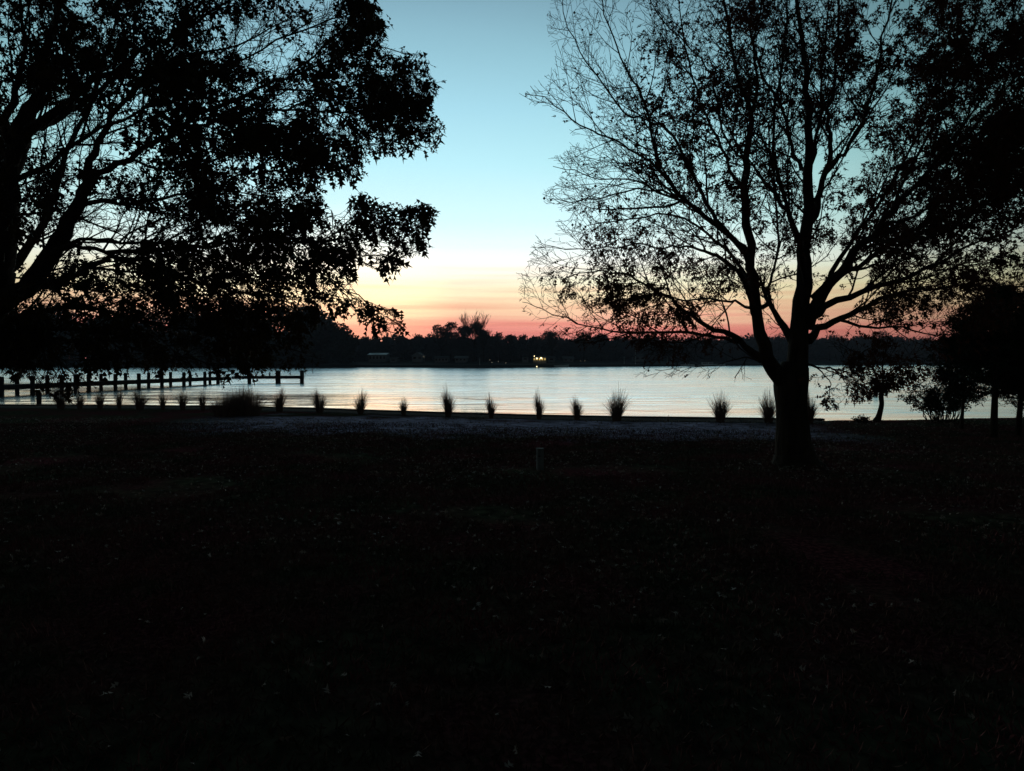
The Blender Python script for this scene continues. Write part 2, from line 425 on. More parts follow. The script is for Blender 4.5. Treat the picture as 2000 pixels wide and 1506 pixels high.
# seawall: vertical planks, cap board and mulch bed
def seawall():
    w = empty('seawall', (0, 21.4, 0), 'low dark timber seawall running along the edge of the lawn', 'seawall')
    face = MB(); cap = MB()
    end_x = 8.3
    pts = [p for p in shore if p.x < end_x and p.x > -40]
    pts.append(Vector((end_x, shore_y(end_x), 0)))
    pts = [Vector((-70, shore_y(-70), 0))] + pts
    for a, b in zip(pts, pts[1:]):
        L = (b - a).length; n = max(1, int(L / .3)); rz = math.atan2(b.y - a.y, b.x - a.x)
        for i in range(n):
            c = a.lerp(b, (i + .5) / n)
            face.box((c.x, c.y + .07, -.62), (L / n - .012, .06, 1.3), rz)
        m = a.lerp(b, .5)
        cap.box((m.x, m.y + .06, .03), (L + .02, .22, .05), rz)
    face.build('plank_face', M['timber'], w); cap.build('cap_board', M['timber'], w)
seawall()
def bed():
    vs = []; fs = []; xs = [i * .3 for i in range(-70, 28)]
    for x in xs:
        for k in range(5):
            y = shore_y(x) - .07 - k * .3 - (.18 * noise.noise(Vector((x, 0, 7))) if k == 4 else 0)
            vs.append((x, y, .035 - .008 * abs(k - 1) + .02 * noise.noise(Vector((x * 3, y * 3, 1))) - (.04 if k == 4 else 0)))
    for i in range(len(xs) - 1):
        for k in range(4): a = i * 5 + k; fs.append((a, a + 1, a + 6, a + 5))
    me = bpy.data.meshes.new('mulch_bed'); me.from_pydata(vs, [], fs); me.update()
    tag(link('mulch_bed', me, M['mulch']), kind='structure')
bed()

# ------------------------------------------------------------------ branching trees
def inside(poly, x, y):
    c = False; n = len(poly); j = n - 1
    for i in range(n):
        xi, yi = poly[i]; xj, yj = poly[j]
        if (yi > y) != (yj > y) and x < (xj - xi) * (y - yi) / (yj - yi) + xi: c = not c
        j = i
    return c
def smooth_pts(pts, n):
    """catmull-rom through (Vector, r) points"""
    out = []
    P4 = [pts[0]] + pts + [pts[-1]]
    for i in range(1, len(P4) - 2):
        a, b, c, d = P4[i - 1], P4[i], P4[i + 1], P4[i + 2]
        for k in range(n):
            t = k / n
            f = lambda A, B, Cc, D: .5 * ((2 * B) + (Cc - A) * t + (2 * A - 5 * B + 4 * Cc - D) * t * t + (-A + 3 * B - 3 * Cc + D) * t ** 3)
            out.append((f(a[0], b[0], c[0], d[0]), f(a[1], b[1], c[1], d[1])))
    out.append(pts[-1]); return out

class Tree:
    def __init__(s, rnd, bounds, spacing, lens, center, updraft=.05, droop=0.0, rmin=.003, level_max=3):
        s.r = rnd; s.bounds = bounds; s.sp = spacing; s.ln = lens; s.c = center; s.up = updraft; s.droop = droop
        s.rmin = rmin; s.tips = []; s.lm = level_max
    def child(s, p, d, r, L, level, out):
        r_ = s.r; step = (.22, .16, .10, .06)[level]
        n = max(2, int(L / step)); pts = [p.copy()]; rad = [r]; cur = p.copy(); d = d.copy()
        for i in range(n):
            o = (cur - s.c); o.normalize()
            jit = Vector((r_.gauss(0, 1), r_.gauss(0, 1), r_.gauss(0, 1))) * (.10, .115, .16, .22)[level]
            d = d + jit + o * .06; d.z += s.up - (s.droop if level >= 2 else 0); d.normalize()
            nx = cur + d * step
            if not s.bounds(nx): break
            cur = nx; pts.append(cur.copy()); rad.append(max(s.rmin, r * (1 - (i + 1) / n * .75)))
        if len(pts) < 2: return
        out.append((pts, rad, 5 if level < 2 else 3))
        s.spawn(pts, rad, level + 1, out)
        if level >= 2 or level == s.lm: s.tips.append((pts, level))
    def spawn(s, pts, rad, level, out, t0=.12):
        if level > s.lm: return
        r_ = s.r
        seg = [(b - a).length for a, b in zip(pts, pts[1:])]; tot = sum(seg)
        pos = tot * t0 + r_.uniform(0, s.sp[level]); acc = 0; i = 0; side = r_.uniform(0, 6.28)
        while pos < tot and i < len(seg):
            if acc + seg[i] < pos: acc += seg[i]; i += 1; continue
            f = (pos - acc) / seg[i]; p = pts[i].lerp(pts[i + 1], f); t = (pts[i + 1] - pts[i]).normalized()
            rp = rad[i]
            side += 2.4 + r_.uniform(-.5, .5)
            u = t.orthogonal().normalized(); w = t.cross(u)
            a = r_.uniform(.5, .95)
            d = t * math.cos(a) + (u * math.cos(side) + w * math.sin(side)) * math.sin(a)
            rem = 1 - pos / tot
            L = s.ln[level] * r_.uniform(.5, 1.15) * (.45 + .75 * rem)
            r = max(s.rmin, min(rp * .62, L * .0105 + .0012))
            s.child(p, d, r, L, level, out)
            pos += s.sp[level] * r_.uniform(.6, 1.5)

def tubes_mesh(name, tubes, mat_, parent):
    mb = MB()
    for pts, rad, k in tubes: mb.tube(pts, rad, k, cap=False)
    return mb.build(name, mat_, parent, smooth=True)

# ---------- right pin oak
rnd = random.Random(11)
RD = 11.6
r_poly = [(1005, 520), (1012, 600), (1060, 650), (1110, 668), (1180, 690), (1220, 738), (1380, 742), (1440, 748), (1500, 742), (1590, 800), (1640, 802), (1660, 780), (1700, 772), (1760, 750), (1840, 735), (1900, 700), (2100, 700), (2300, 640), (2350, 300), (2250, -150),
          (2000, -400), (1600, -500), (1250, -350), (1090, -120), (1072, 0), (1064, 60), (1085, 115), (1060, 150), (1012, 182), (1040, 215), (1110, 250), (1112, 290), (1070, 310), (1105, 335), (1055, 375), (1060, 400), (1105, 420), (1050, 450), (1035, 480), (1030, 510)]
def rbound(p):
    x, y = proj(p)
    dp = p.y
    return inside(r_poly, x, y) and abs(dp - RD) < 3.6
rt_limbs = [
    # (x, y, depth offset, width px)
    ('stem', [(1535, 752, 0, 40), (1500, 700, -.1, 34), (1480, 620, -.15, 27), (1470, 540, -.15, 25), (1462, 480, -.1, 23), (1455, 357, 0, 20), (1459, 285, .1, 18), (1467, 219, .2, 15), (1439, 148, .3, 11), (1424, 61, .4, 9), (1412, -40, .5, 7), (1400, -200, .6, 4)]),
    ('stem', [(1556, 750, 0, 52), (1560, 650, .05, 42), (1572, 560, .1, 36), (1570, 490, .1, 31), (1577, 408, .1, 27), (1582, 306, .1, 22), (1579, 219, .1, 19), (1574, 153, .1, 16), (1571, 92, .1, 13), (1556, 0, .2, 11), (1545, -150, .3, 7), (1540, -300, .3, 4)]),
    ('limb', [(1467, 219, .2, 11), (1480, 168, .5, 9), (1472, 102, .7, 8), (1485, 20, .8, 6), (1490, -100, 1, 4)]),
    ('limb', [(1560, 470, .1, 20), (1540, 420, -.3, 13), (1520, 388, -.5, 12), (1495, 355, -.8, 10), (1470, 326, -1.1, 8), (1440, 306, -1.3, 7), (1413, 255, -1.5, 7), (1398, 168, -1.7, 6), (1368, 117, -1.9, 5), (1306, 51, -2, 4), (1260, -20, -2.1, 3)]),
    ('limb', [(1580, 345, .1, 15), (1566, 326, .5, 13), (1546, 286, .8, 11), (1531, 219, 1, 9), (1500, 168, 1.2, 8), (1480, 120, 1.3, 6), (1460, 40, 1.5, 4)]),
    ('limb', [(1575, 640, .1, 34), (1610, 570, -.2, 28), (1643, 531, -.5, 24), (1670, 490, -.8, 21), (1704, 459, -1, 18), (1745, 408, -1.3, 14), (1800, 350, -1.6, 11), (1860, 290, -1.9, 9), (1950, 190, -2.2, 7), (2050, 80, -2.5, 4)]),
    ('limb', [(1578, 440, .1, 20), (1592, 408, .3, 18), (1607, 352, .4, 16), (1622, 300, .5, 14), (1617, 245, .6, 12), (1625, 194, .7, 10), (1633, 127, .8, 8), (1640, 0, .9, 6), (1650, -150, 1, 4)]),
    ('limb', [(1610, 345, .4, 13), (1632, 315, .1, 12), (1658, 286, -.2, 11), (1694, 204, -.5, 9), (1719, 102, -.8, 7), (1740, 0, -1, 6), (1770, -130, -1.2, 4)]),
    ('limb', [(1585, 320, .1, 11), (1600, 245, .9, 9), (1606, 160, 1.1, 7), (1612, 60, 1.3, 6), (1620, -60, 1.5, 4)]),
    ('limb', [(1578, 665, .1, 26), (1600, 643, .3, 20), (1643, 623, .6, 17), (1690, 600, .9, 14), (1735, 577, 1.2, 12), (1800, 566, 1.5, 9), (1898, 556, 1.9, 7), (2000, 560, 2.3, 5)]),
    ('limb', [(1580, 620, .1, 24), (1615, 600, -.2, 20), (1684, 572, -.6, 16), (1755, 546, -1, 13), (1821, 521, -1.4, 10), (1890, 485, -1.7, 8), (1990, 440, -2, 5)]),
    ('limb', [(1590, 580, .1, 20), (1640, 540, .6, 16), (1700, 505, 1.1, 13), (1800, 440, 1.7, 10), (1900, 400, 2.1, 7), (2010, 370, 2.5, 4)]),
    ('limb', [(1608, 575, .2, 18), (1640, 505, .6, 13), (1700, 420, .9, 10), (1760, 330, 1.3, 8), (1810, 220, 1.6, 7), (1850, 80, 1.9, 5), (1880, -60, 2.1, 3)]),
    ('limb', [(1488, 702, -.1, 24), (1455, 676, -.2, 17), (1429, 658, -.3, 15), (1378, 633, -.5, 13), (1337, 607, -.7, 11), (1296, 577, -.9, 9), (1255, 551, -1.1, 7), (1210, 536, -1.2, 6), (1153, 531, -1.3, 4), (1100, 545, -1.4, 3)]),
    ('limb', [(1445, 668, -.2, 12), (1400, 656, .1, 10), (1357, 653, .3, 9), (1286, 648, .6, 8), (1230, 652, .8, 7), (1174, 643, 1, 5), (1107, 623, 1.2, 4), (1060, 606, 1.3, 3), (1020, 590, 1.4, 2)]),
    ('limb', [(1478, 605, -.15, 10), (1445, 592, -.5, 8), (1413, 585, -.7, 7), (1337, 587, -1, 5), (1286, 577, -1.2, 4), (1220, 590, -1.4, 3)]),
    ('limb', [(1478, 622, -.15, 20), (1463, 570, -.3, 16), (1439, 531, -.4, 14), (1408, 505, -.6, 12), (1378, 490, -.8, 9), (1340, 484, -1, 7), (1296, 482, -1.2, 6), (1240, 478, -1.3, 5), (1184, 484, -1.4, 4), (1107, 490, -1.6, 3), (1050, 470, -1.7, 2)]),
    ('limb', [(1465, 520, -.1, 20), (1450, 485, -.2, 17), (1424, 459, -.3, 16), (1378, 423, -.4, 14), (1337, 388, -.5, 13), (1306, 352, -.6, 11), (1281, 306, -.7, 9), (1271, 245, -.7, 8), (1255, 189, -.8, 7), (1230, 148, -.8, 6), (1204, 92, -.9, 5), (1179, 25, -.9, 4), (1160, -60, -.9, 3)]),
    ('limb', [(1460, 500, -.1, 16), (1439, 478, .3, 14), (1402, 430, .5, 12), (1368, 377, .7, 11), (1337, 306, .9, 9), (1306, 255, 1.1, 8), (1265, 235, 1.2, 6), (1220, 219, 1.3, 6), (1169, 153, 1.4, 5), (1133, 102, 1.4, 4), (1102, 25, 1.5, 3), (1095, -50, 1.5, 2)]),
    ('limb', [(1312, 362, -.6, 10), (1280, 325, -.9, 8), (1245, 301, -1, 7), (1194, 275, -1.2, 6), (1133, 245, -1.3, 5), (1082, 204, -1.4, 4), (1026, 184, -1.5, 2)]),
    ('limb', [(1345, 395, -.5, 9), (1286, 377, .2, 7), (1245, 352, .5, 6), (1174, 347, .7, 4), (1120, 335, .8, 3), (1080, 325, .9, 2)]),
    ('limb', [(1330, 385, -.5, 8), (1270, 372, -.9, 6), (1204, 377, -1.1, 5), (1143, 393, -1.2, 4), (1072, 388, -1.3, 2)]),
    ('limb', [(1455, 380, 0, 13), (1425, 330, .6, 10), (1400, 270, 1, 8), (1370, 200, 1.4, 7), (1345, 120, 1.7, 6), (1330, 20, 2, 4), (1320, -80, 2.1, 3)]),
    ('limb', [(1466, 560, -.1, 14), (1432, 500, 1, 10), (1380, 455, 1.6, 8), (1310, 420, 2.1, 6), (1230, 430, 2.5, 5), (1150, 440, 2.8, 3)]),
    ('limb', [(1575, 560, .1, 16), (1560, 480, -1, 13), (1530, 380, -1.8, 11), (1510, 250, -2.3, 9), (1530, 100, -2.7, 7), (1540, -80, -3, 4)]),
    ('limb', [(1490, 600, -.1, 14), (1505, 585, .4, 12), (1500, 560, .7, 9), (1515, 520, 1.1, 8), (1520, 440, 1.6, 7), (1510, 340, 2, 6), (1500, 240, 2.4, 4)]),
    ('limb', [(1562, 700, 0, 26), (1530, 640, .2, 20), (1503, 598, .35, 13), (1490, 565, .4, 9), (1494, 540, .5, 5)]),
    ('limb', [(1578, 712, 0, 9), (1600, 718, -.3, 6), (1630, 722, -.5, 5), (1665, 725, -.8, 4), (1700, 722, -1, 3), (1745, 735, -1.2, 2)]),
    ('limb', [(1592, 716, -.2, 5), (1612, 735, -.4, 4), (1622, 760, -.5, 3), (1612, 785, -.5, 2)]),
    ('limb', [(1625, 721, -.5, 5), (1650, 740, -.3, 4), (1672, 758, -.2, 2)]),
    ('limb', [(1500, 712, 0, 8), (1475, 702, -.4, 6), (1440, 700, -.7, 4), (1400, 712, -.9, 3), (1330, 722, -1, 2), (1280, 722, -1, 2)]),
    ('limb', [(1745, 408, -1.3, 10), (1790, 300, -.6, 8), (1850, 200, -.2, 7), (1900, 60, .2, 5), (1930, -80, .5, 3)]),
    ('limb', [(1800, 350, -1.6, 9), (1890, 230, -2.4, 7), (1960, 100, -2.9, 6), (2000, -60, -3.2, 4)]),
    ('limb', [(1800, 440, 1.7, 9), (1880, 330, 2.4, 8), (1950, 200, 2.9, 6), (1990, 60, 3.2, 4)]),
    ('limb', [(1821, 521, -1.4, 8), (1900, 430, -.8, 7), (1970, 300, -.3, 6), (2030, 150, 0, 4)]),
    ('limb', [(1850, 290, -1.9, 7), (1930, 250, -1.2, 6), (2000, 180, -.8, 5), (2080, 160, -.5, 3)]),
    ('limb', [(1720, 440, -1.1, 11), (1790, 420, -.8, 9), (1860, 360, -.4, 7), (1930, 300, 0, 6), (2020, 260, .3, 4)]),
    ('limb', [(1690, 470, -.9, 11), (1770, 470, -1.8, 9), (1850, 450, -2.4, 7), (1950, 380, -2.9, 5), (2050, 330, -3.2, 3)]),
    ('limb', [(1640, 625, .6, 10), (1700, 640, 0, 8), (1760, 640, -.5, 6), (1830, 655, -1, 4), (1900, 650, -1.3, 3)]),
]
def build_oak(rt, limbs, base_depth, T, trunkpts, thing_name, label, cat, barkm, group=None):
    root = empty(thing_name, G0(trunkpts[0], base_depth), label, cat, group)
    px = F
    def conv(L, thick=False):
        return [(P(x, y, base_depth + o), (w if thick else w * (.54 + .32 * min(1, w / 36))) / 2 * (base_depth + o) / F) for (x, y, o, w) in L]
    tr = smooth_pts(conv(trunkpts, True), 4)
    mb = MB(); mb.tube([p for p, r in tr], [r for p, r in tr], 18, wob=.12)
    mb.build('trunk', barkm, root, smooth=True)
    for kind, L in limbs:
        pts = smooth_pts(conv(L), 3)
        pp = []
        for i, (p, r) in enumerate(pts):
            j = .016 if 0 < i < len(pts) - 1 else 0
            pp.append(p + Vector((rt.gauss(0, j), rt.gauss(0, j), rt.gauss(0, j))))
        rad = [max(.004, r) for p, r in pts]
        out = [(pp, rad, 9)]
        T.spawn(pp, rad, 1, out, t0=.3 if kind == 'stem' else .18)
        tubes_mesh('limb', out, barkm, root)
    return root
def G0(t, d): 
    v = P(t[0], t[1], d); v.z = 0; return v
Tr = Tree(rnd, rbound, (0, .2, .125, .072), (0, 1.7, .8, .26), P(1545, 720, RD), updraft=.03, droop=.02, rmin=.0028)
trunk_r = [(1555, 922, 0, 160), (1554, 910, 0, 112), (1553, 897, 0, 86), (1552, 884, 0, 76), (1551, 880, 0, 71), (1549, 850, 0, 66), (1548, 820, 0, 62), (1547, 790, 0, 60), (1545, 755, 0, 64), (1547, 735, 0, 62), (1553, 712, 0, 50)]
oak_r = build_oak(rnd, rt_limbs, RD, Tr, trunk_r, 'oak_tree', 'big half-bare oak with forked trunk and thinning russet leaves standing on the lawn', 'tree', M['bark'])
# leaves
dense_r = [(1440, 170, 50, .9), (1340, 230, 75, .8), (1430, 250, 45, .7), (1300, 300, 60, .35), (1210, 435, 50, .7), (1180, 455, 36, .5), (1290, 210, 50, .5), (1130, 590, 55, .5), (1200, 555, 60, 1), (1300, 520, 45, .9), (1370, 570, 70, .6), (1240, 600, 50, .5),
           (1400, 400, 90, .65), (1500, 470, 80, .6), (1370, 330, 60, .8), (1180, 620, 40, .35), (1480, 60, 80, .35), (1420, 20, 60, .6), (1540, 200, 40, .7), (1560, 80, 60, .3), (1640, 120, 100, .55), (1700, 250, 110, .7), (1700, 420, 120, 1.3), (1630, 430, 60, .9), (1690, 520, 80, 1.2), (1660, 590, 60, .8), (1700, 100, 100, .6),
           (1870, 150, 150, 2.2), (1970, 300, 150, 2.8), (1800, 60, 110, 1.2), (1860, 380, 110, 1.4), (1920, 60, 120, 2.4), (1960, 450, 110, 1.0), (1850, 560, 110, .9), (1720, 600, 90, .9), (1640, 660, 80, .9), (1800, 650, 120, 1.1), (1720, 720, 50, 1), (1460, 725, 35, 1.2), (1655, 755, 40, 2.2), (1690, 740, 45, 1.5), (1610, 770, 35, 1.8),
           (1330, 90, 60, .3), (1290, 650, 60, .5), (1350, 150, 50, .4), (1440, 500, 60, .7), (1600, 480, 80, .6), (1560, 330, 50, .5), (1660, 330, 60, .5), (1250, 120, 40, .25), (1350, 655, 60, .6)]
def dens_from(blobs, x, y, base=0.0):
    d = base
    for bx, by, br, a in blobs:
        q = ((x - bx) ** 2 + (y - by) ** 2) / (br * br)
        if q < 4: d += a * math.exp(-q * 1.1)
    return d
def scatter_leaves(T, blobs, rt, per, size, base, clumpy, cap=1.5, dp=.6, con=2.1, off=.5):
    pos = []; dr = []; sz = []
    for pts, lev in T.tips:
        if lev < 3 and rt.random() < .5: pts = pts[-3:]
        m = pts[len(pts) // 2]; x, y = proj(m)
        d = dens_from(blobs, x, y, base(x, y))
        if d <= 0.01: continue
        nn = noise.noise(m * clumpy) + .5 * noise.noise(m * clumpy * 2.7)
        d = d * (off + con * nn) * per
        d = min(d, cap * per)
        k = int(d) + (1 if rt.random() < d - int(d) else 0) if d > 0 else 0
        for _ in range(k):
            i = rt.randrange(len(pts) // 2, len(pts)) if rt.random() < .82 else rt.randrange(len(pts))
            p = pts[i]; t = (pts[-1] - pts[0])
            t.normalize()
            v = t * .6 + Vector((rt.gauss(0, .6), rt.gauss(0, .6), rt.gauss(0, .45) - dp))
            pos.append(p + Vector((rt.gauss(0, .02), rt.gauss(0, .02), rt.gauss(0, .02)))); dr.append(v); sz.append(size * rt.uniform(.6, 1.25))
    return pos, dr, sz
rng = np.random.default_rng(4)
pos, dr, sz = scatter_leaves(Tr, dense_r, rnd, 3.4, .112, lambda x, y: .05 if x > 1200 else 0.012, 2.4, 2.4, .8, 3.6, .38)
o = link('foliage', leaf_mesh('foliage', pos, dr, sz, rng, NARROW * [1.35, 1, 1], LOBED_F), M['rleaf'], oak_r)
# seed balls hanging on the bare left twigs
k = 0; cand = [pts[-1] for pts, lev in Tr.tips if lev == 3 and proj(pts[-1])[0] < 1330 and 0 < proj(pts[-1])[1] < 760]
rnd.shuffle(cand)
for q in cand[:90]:
    p = q + Vector((0, 0, -.02)); r = rnd.uniform(.014, .022); mb = MB()
    mb.tube([p + Vector((0, 0, r)), p + Vector((0, 0, r * .5)), p, p - Vector((0, 0, r * .7)), p - Vector((0, 0, r))], [r * .2, r * .85, r, r * .7, r * .1], 6)
    mb.build('seed_ball', M['twig'], oak_r, smooth=True)

# ---------- left oak
rl = random.Random(5)
LD = 8.6
l_poly = [(-700, 500), (-500, 100), (-300, -250), (100, -450), (500, -350), (640, -120), (705, -20), (745, 20), (752, 80), (800, 95), (835, 98), (842, 150), (862, 158), (825, 210), (870, 238), (846, 298), (790, 296), (725, 300), (685, 362), (655, 335), (625, 380), (660, 425), (705, 372), (745, 392), (790, 402), (845, 396), (846, 455), (815, 500),
          (775, 525), (762, 535), (690, 520), (690, 560), (725, 588), (775, 606), (800, 636), (775, 655), (735, 655), (690, 610), (650, 600), (600, 640), (640, 690), (625, 735), (560, 722), (480, 745), (440, 752), (400, 730), (300, 726), (260, 732), (190, 728), (165, 765), (115, 790), (80, 765), (60, 745), (-100, 730), (-400, 720), (-700, 700)]
def lbound(p):
    x, y = proj(p); return inside(l_poly, x, y) and abs(p.y - LD) < 3.0 and p.y > 4.5
lt_limbs = [
    ('stem', [(-30, 560, 0, 90), (0, 480, 0, 70), (6, 400, .05, 62), (14, 330, .1, 54), (35, 270, .2, 44), (58, 216, .3, 34), (78, 170, .4, 28), (92, 100, .5, 22), (110, 0, .6, 16), (120, -150, .7, 10), (130, -300, .7, 5)]),
    ('limb', [(-60, 640, 0, 60), (20, 585, -.2, 46), (60, 556, -.3, 42), (82, 525, -.4, 40), (112, 470, -.5, 36), (140, 416, -.6, 32), (162, 375, -.6, 27), (171, 346, -.7, 23), (185, 297, -.7, 19), (207, 243, -.8, 16), (243, 198, -.9, 13), (300, 130, -1, 10), (360, 60, -1.1, 8), (420, -30, -1.2, 5)]),
    ('limb', [(160, 385, -.6, 22), (195, 345, -.4, 18), (248, 310, -.2, 16), (292, 283, 0, 15), (328, 265, .1, 14), (382, 225, .3, 12), (450, 200, .5, 10), (517, 166, .7, 9), (562, 153, .8, 7), (640, 120, 1, 6), (720, 90, 1.2, 4), (810, 110, 1.3, 3)]),
    ('limb', [(140, 425, -.6, 16), (180, 393, -.9, 13), (234, 400, -1.1, 11), (315, 385, -1.3, 9), (400, 370, -1.5, 8), (480, 340, -1.7, 6), (560, 330, -1.8, 5), (640, 300, -2, 3)]),
    ('limb', [(100, 490, -.5, 18), (135, 475, -.2, 13), (171, 468, 0, 10), (234, 472, .2, 9), (288, 472, .4, 9), (333, 474, .6, 8), (420, 462, .8, 6), (500, 440, 1, 5), (580, 440, 1.2, 4), (640, 430, 1.3, 3)]),
    ('limb', [(98, 500, -.5, 18), (140, 482, -.8, 13), (202, 488, -1, 12), (270, 488, -1.1, 12), (360, 482, -1.2, 11), (450, 472, -1.3, 10), (517, 461, -1.4, 9), (590, 466, -1.5, 8), (652, 472, -1.5, 7), (705, 452, -1.6, 5), (780, 430, -1.6, 4), (835, 405, -1.7, 2)]),
    ('limb', [(60, 562, -.3, 30), (104, 551, 0, 20), (148, 533, .2, 17), (202, 510, .3, 15), (256, 506, .4, 14), (310, 519, .5, 13), (360, 542, .6, 11), (420, 560, .7, 9), (480, 575, .8, 7), (560, 590, .9, 5), (600, 650, 1, 3)]),
    ('limb', [(10, 350, .1, 34), (45, 270, -.3, 28), (90, 234, -.5, 24), (140, 194, -.7, 20), (180, 162, -.9, 17), (238, 126, -1.1, 14), (292, 90, -1.2, 12), (380, 40, -1.4, 9), (470, -20, -1.6, 6), (540, -100, -1.7, 4)]),
    ('limb', [(80, 250, .1, 20), (118, 228, .5, 17), (175, 190, .9, 14), (225, 153, 1.2, 12), (290, 150, 1.5, 10), (370, 110, 1.8, 8), (460, 90, 2, 6), (560, 40, 2.2, 4)]),
    ('limb', [(0, 360, 0, 30), (2, 290, -.4, 24), (18, 212, -.7, 20), (36, 158, -.9, 16), (45, 90, -1, 12), (40, 0, -1.2, 9), (30, -120, -1.3, 5)]),
    ('limb', [(330, 265, .1, 11), (400, 240, -.4, 9), (472, 216, -.8, 8), (560, 216, -1.1, 7), (640, 218, -1.3, 6), (697, 220, -1.4, 5), (760, 232, -1.5, 4), (840, 240, -1.6, 2)]),
    ('limb', [(517, 461, -1.4, 7), (580, 500, -1.3, 6), (640, 540, -1.2, 5), (700, 580, -1.1, 4), (750, 615, -1.1, 3), (790, 640, -1.1, 2)]),
    ('limb', [(360, 482, -1.2, 7), (430, 520, -.8, 6), (500, 540, -.5, 5), (580, 560, -.3, 4), (640, 590, -.2, 3)]),
    ('limb', [(300, 130, -1, 8), (370, 150, -.5, 7), (450, 130, 0, 6), (540, 80, .3, 6), (620, 50, .6, 5), (700, 20, .8, 4), (740, 60, .9, 2)]),
    ('limb', [(234, 472, .2, 7), (300, 430, 1, 6), (380, 400, 1.5, 6), (460, 400, 1.9, 5), (560, 390, 2.2, 4), (620, 340, 2.4, 3)]),
    ('limb', [(248, 310, -.2, 10), (320, 330, .8, 8), (400, 320, 1.4, 7), (500, 280, 1.9, 6), (590, 270, 2.2, 5), (680, 290, 2.4, 4), (750, 270, 2.5, 3)]),
    ('limb', [(-40, 600, 0, 40), (-20, 560, .8, 30), (60, 480, 1.4, 22), (100, 400, 1.8, 18), (130, 300, 2.1, 14), (180, 200, 2.4, 10), (220, 60, 2.6, 7), (250, -60, 2.7, 4)]),
    ('limb', [(-60, 640, 0, 30), (30, 620, .7, 18), (120, 600, 1.1, 14), (220, 610, 1.5, 11), (320, 640, 1.8, 8), (430, 650, 2, 6), (520, 670, 2.1, 4), (600, 690, 2.2, 3)]),
    ('limb', [(-50, 620, 0, 26), (30, 630, -.6, 15), (90, 640, -.9, 12), (180, 650, -1.2, 10), (270, 680, -1.4, 7), (350, 700, -1.5, 5), (440, 715, -1.6, 4)]),
    ('limb', [(-60, 640, 0, 16), (-30, 660, -.5, 10), (10, 670, -.8, 7), (50, 690, -1, 4)]),
    ('limb', [(-50, 600, 0, 14), (0, 610, .4, 9), (40, 640, .6, 6), (70, 680, .8, 3)]),
    ('limb', [(60, 640, -.8, 9), (90, 670, -1, 7), (110, 700, -1.1, 6), (125, 735, -1.1, 5), (120, 770, -1.1, 2)]),
    ('limb', [(-30, 560, 0, 30), (-150, 480, .3, 22), (-280, 380, .6, 16), (-420, 260, .9, 9)]),
    ('limb', [(0, 400, 0, 30), (-90, 280, -.3, 22), (-180, 120, -.6, 15), (-260, -60, -.9, 8)]),
    ('limb', [(640, 120, 1, 5), (700, 150, 1.3, 5), (770, 170, 1.5, 4), (830, 190, 1.6, 2)]),
    ('limb', [(652, 472, -1.5, 5), (680, 430, -1.2, 4), (708, 395, -1.1, 3), (712, 375, -1, 2)]),
    ('limb', [(590, 466, -1.5, 6), (660, 490, -1.8, 5), (730, 500, -1.9, 4), (790, 505, -2, 3), (815, 480, -2, 2)]),
    ('limb', [(705, 452, -1.6, 5), (760, 455, -1.3, 4), (810, 450, -1.2, 3), (840, 440, -1.2, 2)]),
    ('limb', [(690, 460, -1.6, 4), (740, 425, -1.4, 3), (800, 420, -1.4, 2)]),
    ('limb', [(560, 216, -1.1, 7), (640, 180, -.6, 6), (720, 160, -.3, 5), (790, 140, -.1, 4), (840, 150, 0, 2)]),
    ('limb', [(640, 218, -1.3, 6), (720, 262, -1.6, 5), (790, 280, -1.7, 4), (840, 285, -1.7, 2)]),
    ('limb', [(560, 153, .8, 7), (640, 80, .5, 6), (700, 30, .3, 5), (735, 10, .2, 3)]),
    ('limb', [(517, 166, .7, 7), (600, 180, 1.5, 6), (700, 190, 2, 5), (800, 230, 2.3, 3), (855, 236, 2.4, 2)]),
    ('limb', [(640, 540, -1.2, 5), (700, 600, -1.5, 4), (740, 630, -1.6, 3), (780, 650, -1.6, 2)]),
    ('limb', [(480, 340, -1.7, 6), (560, 300, -1, 5), (640, 320, -.6, 4), (690, 345, -.5, 3)]),
    ('limb', [(-40, 540, 0, 26), (10, 380, -1.2, 18), (90, 320, -1.9, 14), (200, 250, -2.3, 10), (330, 200, -2.5, 8), (450, 230, -2.6, 6), (560, 260, -2.7, 4)]),
]
Tl = Tree(rl, lbound, (0, .135, .10, .06), (0, 1.3, .6, .2), P(-20, 560, LD), updraft=.02, droop=.05, rmin=.0028)
trunk_l = [(-175, 975, 0, 210), (-165, 950, 0, 160), (-150, 900, 0, 128), (-125, 820, 0, 112), (-100, 740, 0, 104), (-70, 660, 0, 100), (-40, 590, 0, 96), (-15, 520, 0, 80)]
oak_l = build_oak(rl, lt_limbs, LD, Tl, trunk_l, 'oak_tree', 'leafy dark oak leaning in from the left edge with drooping leaves over the pier', 'tree', M['bark'])
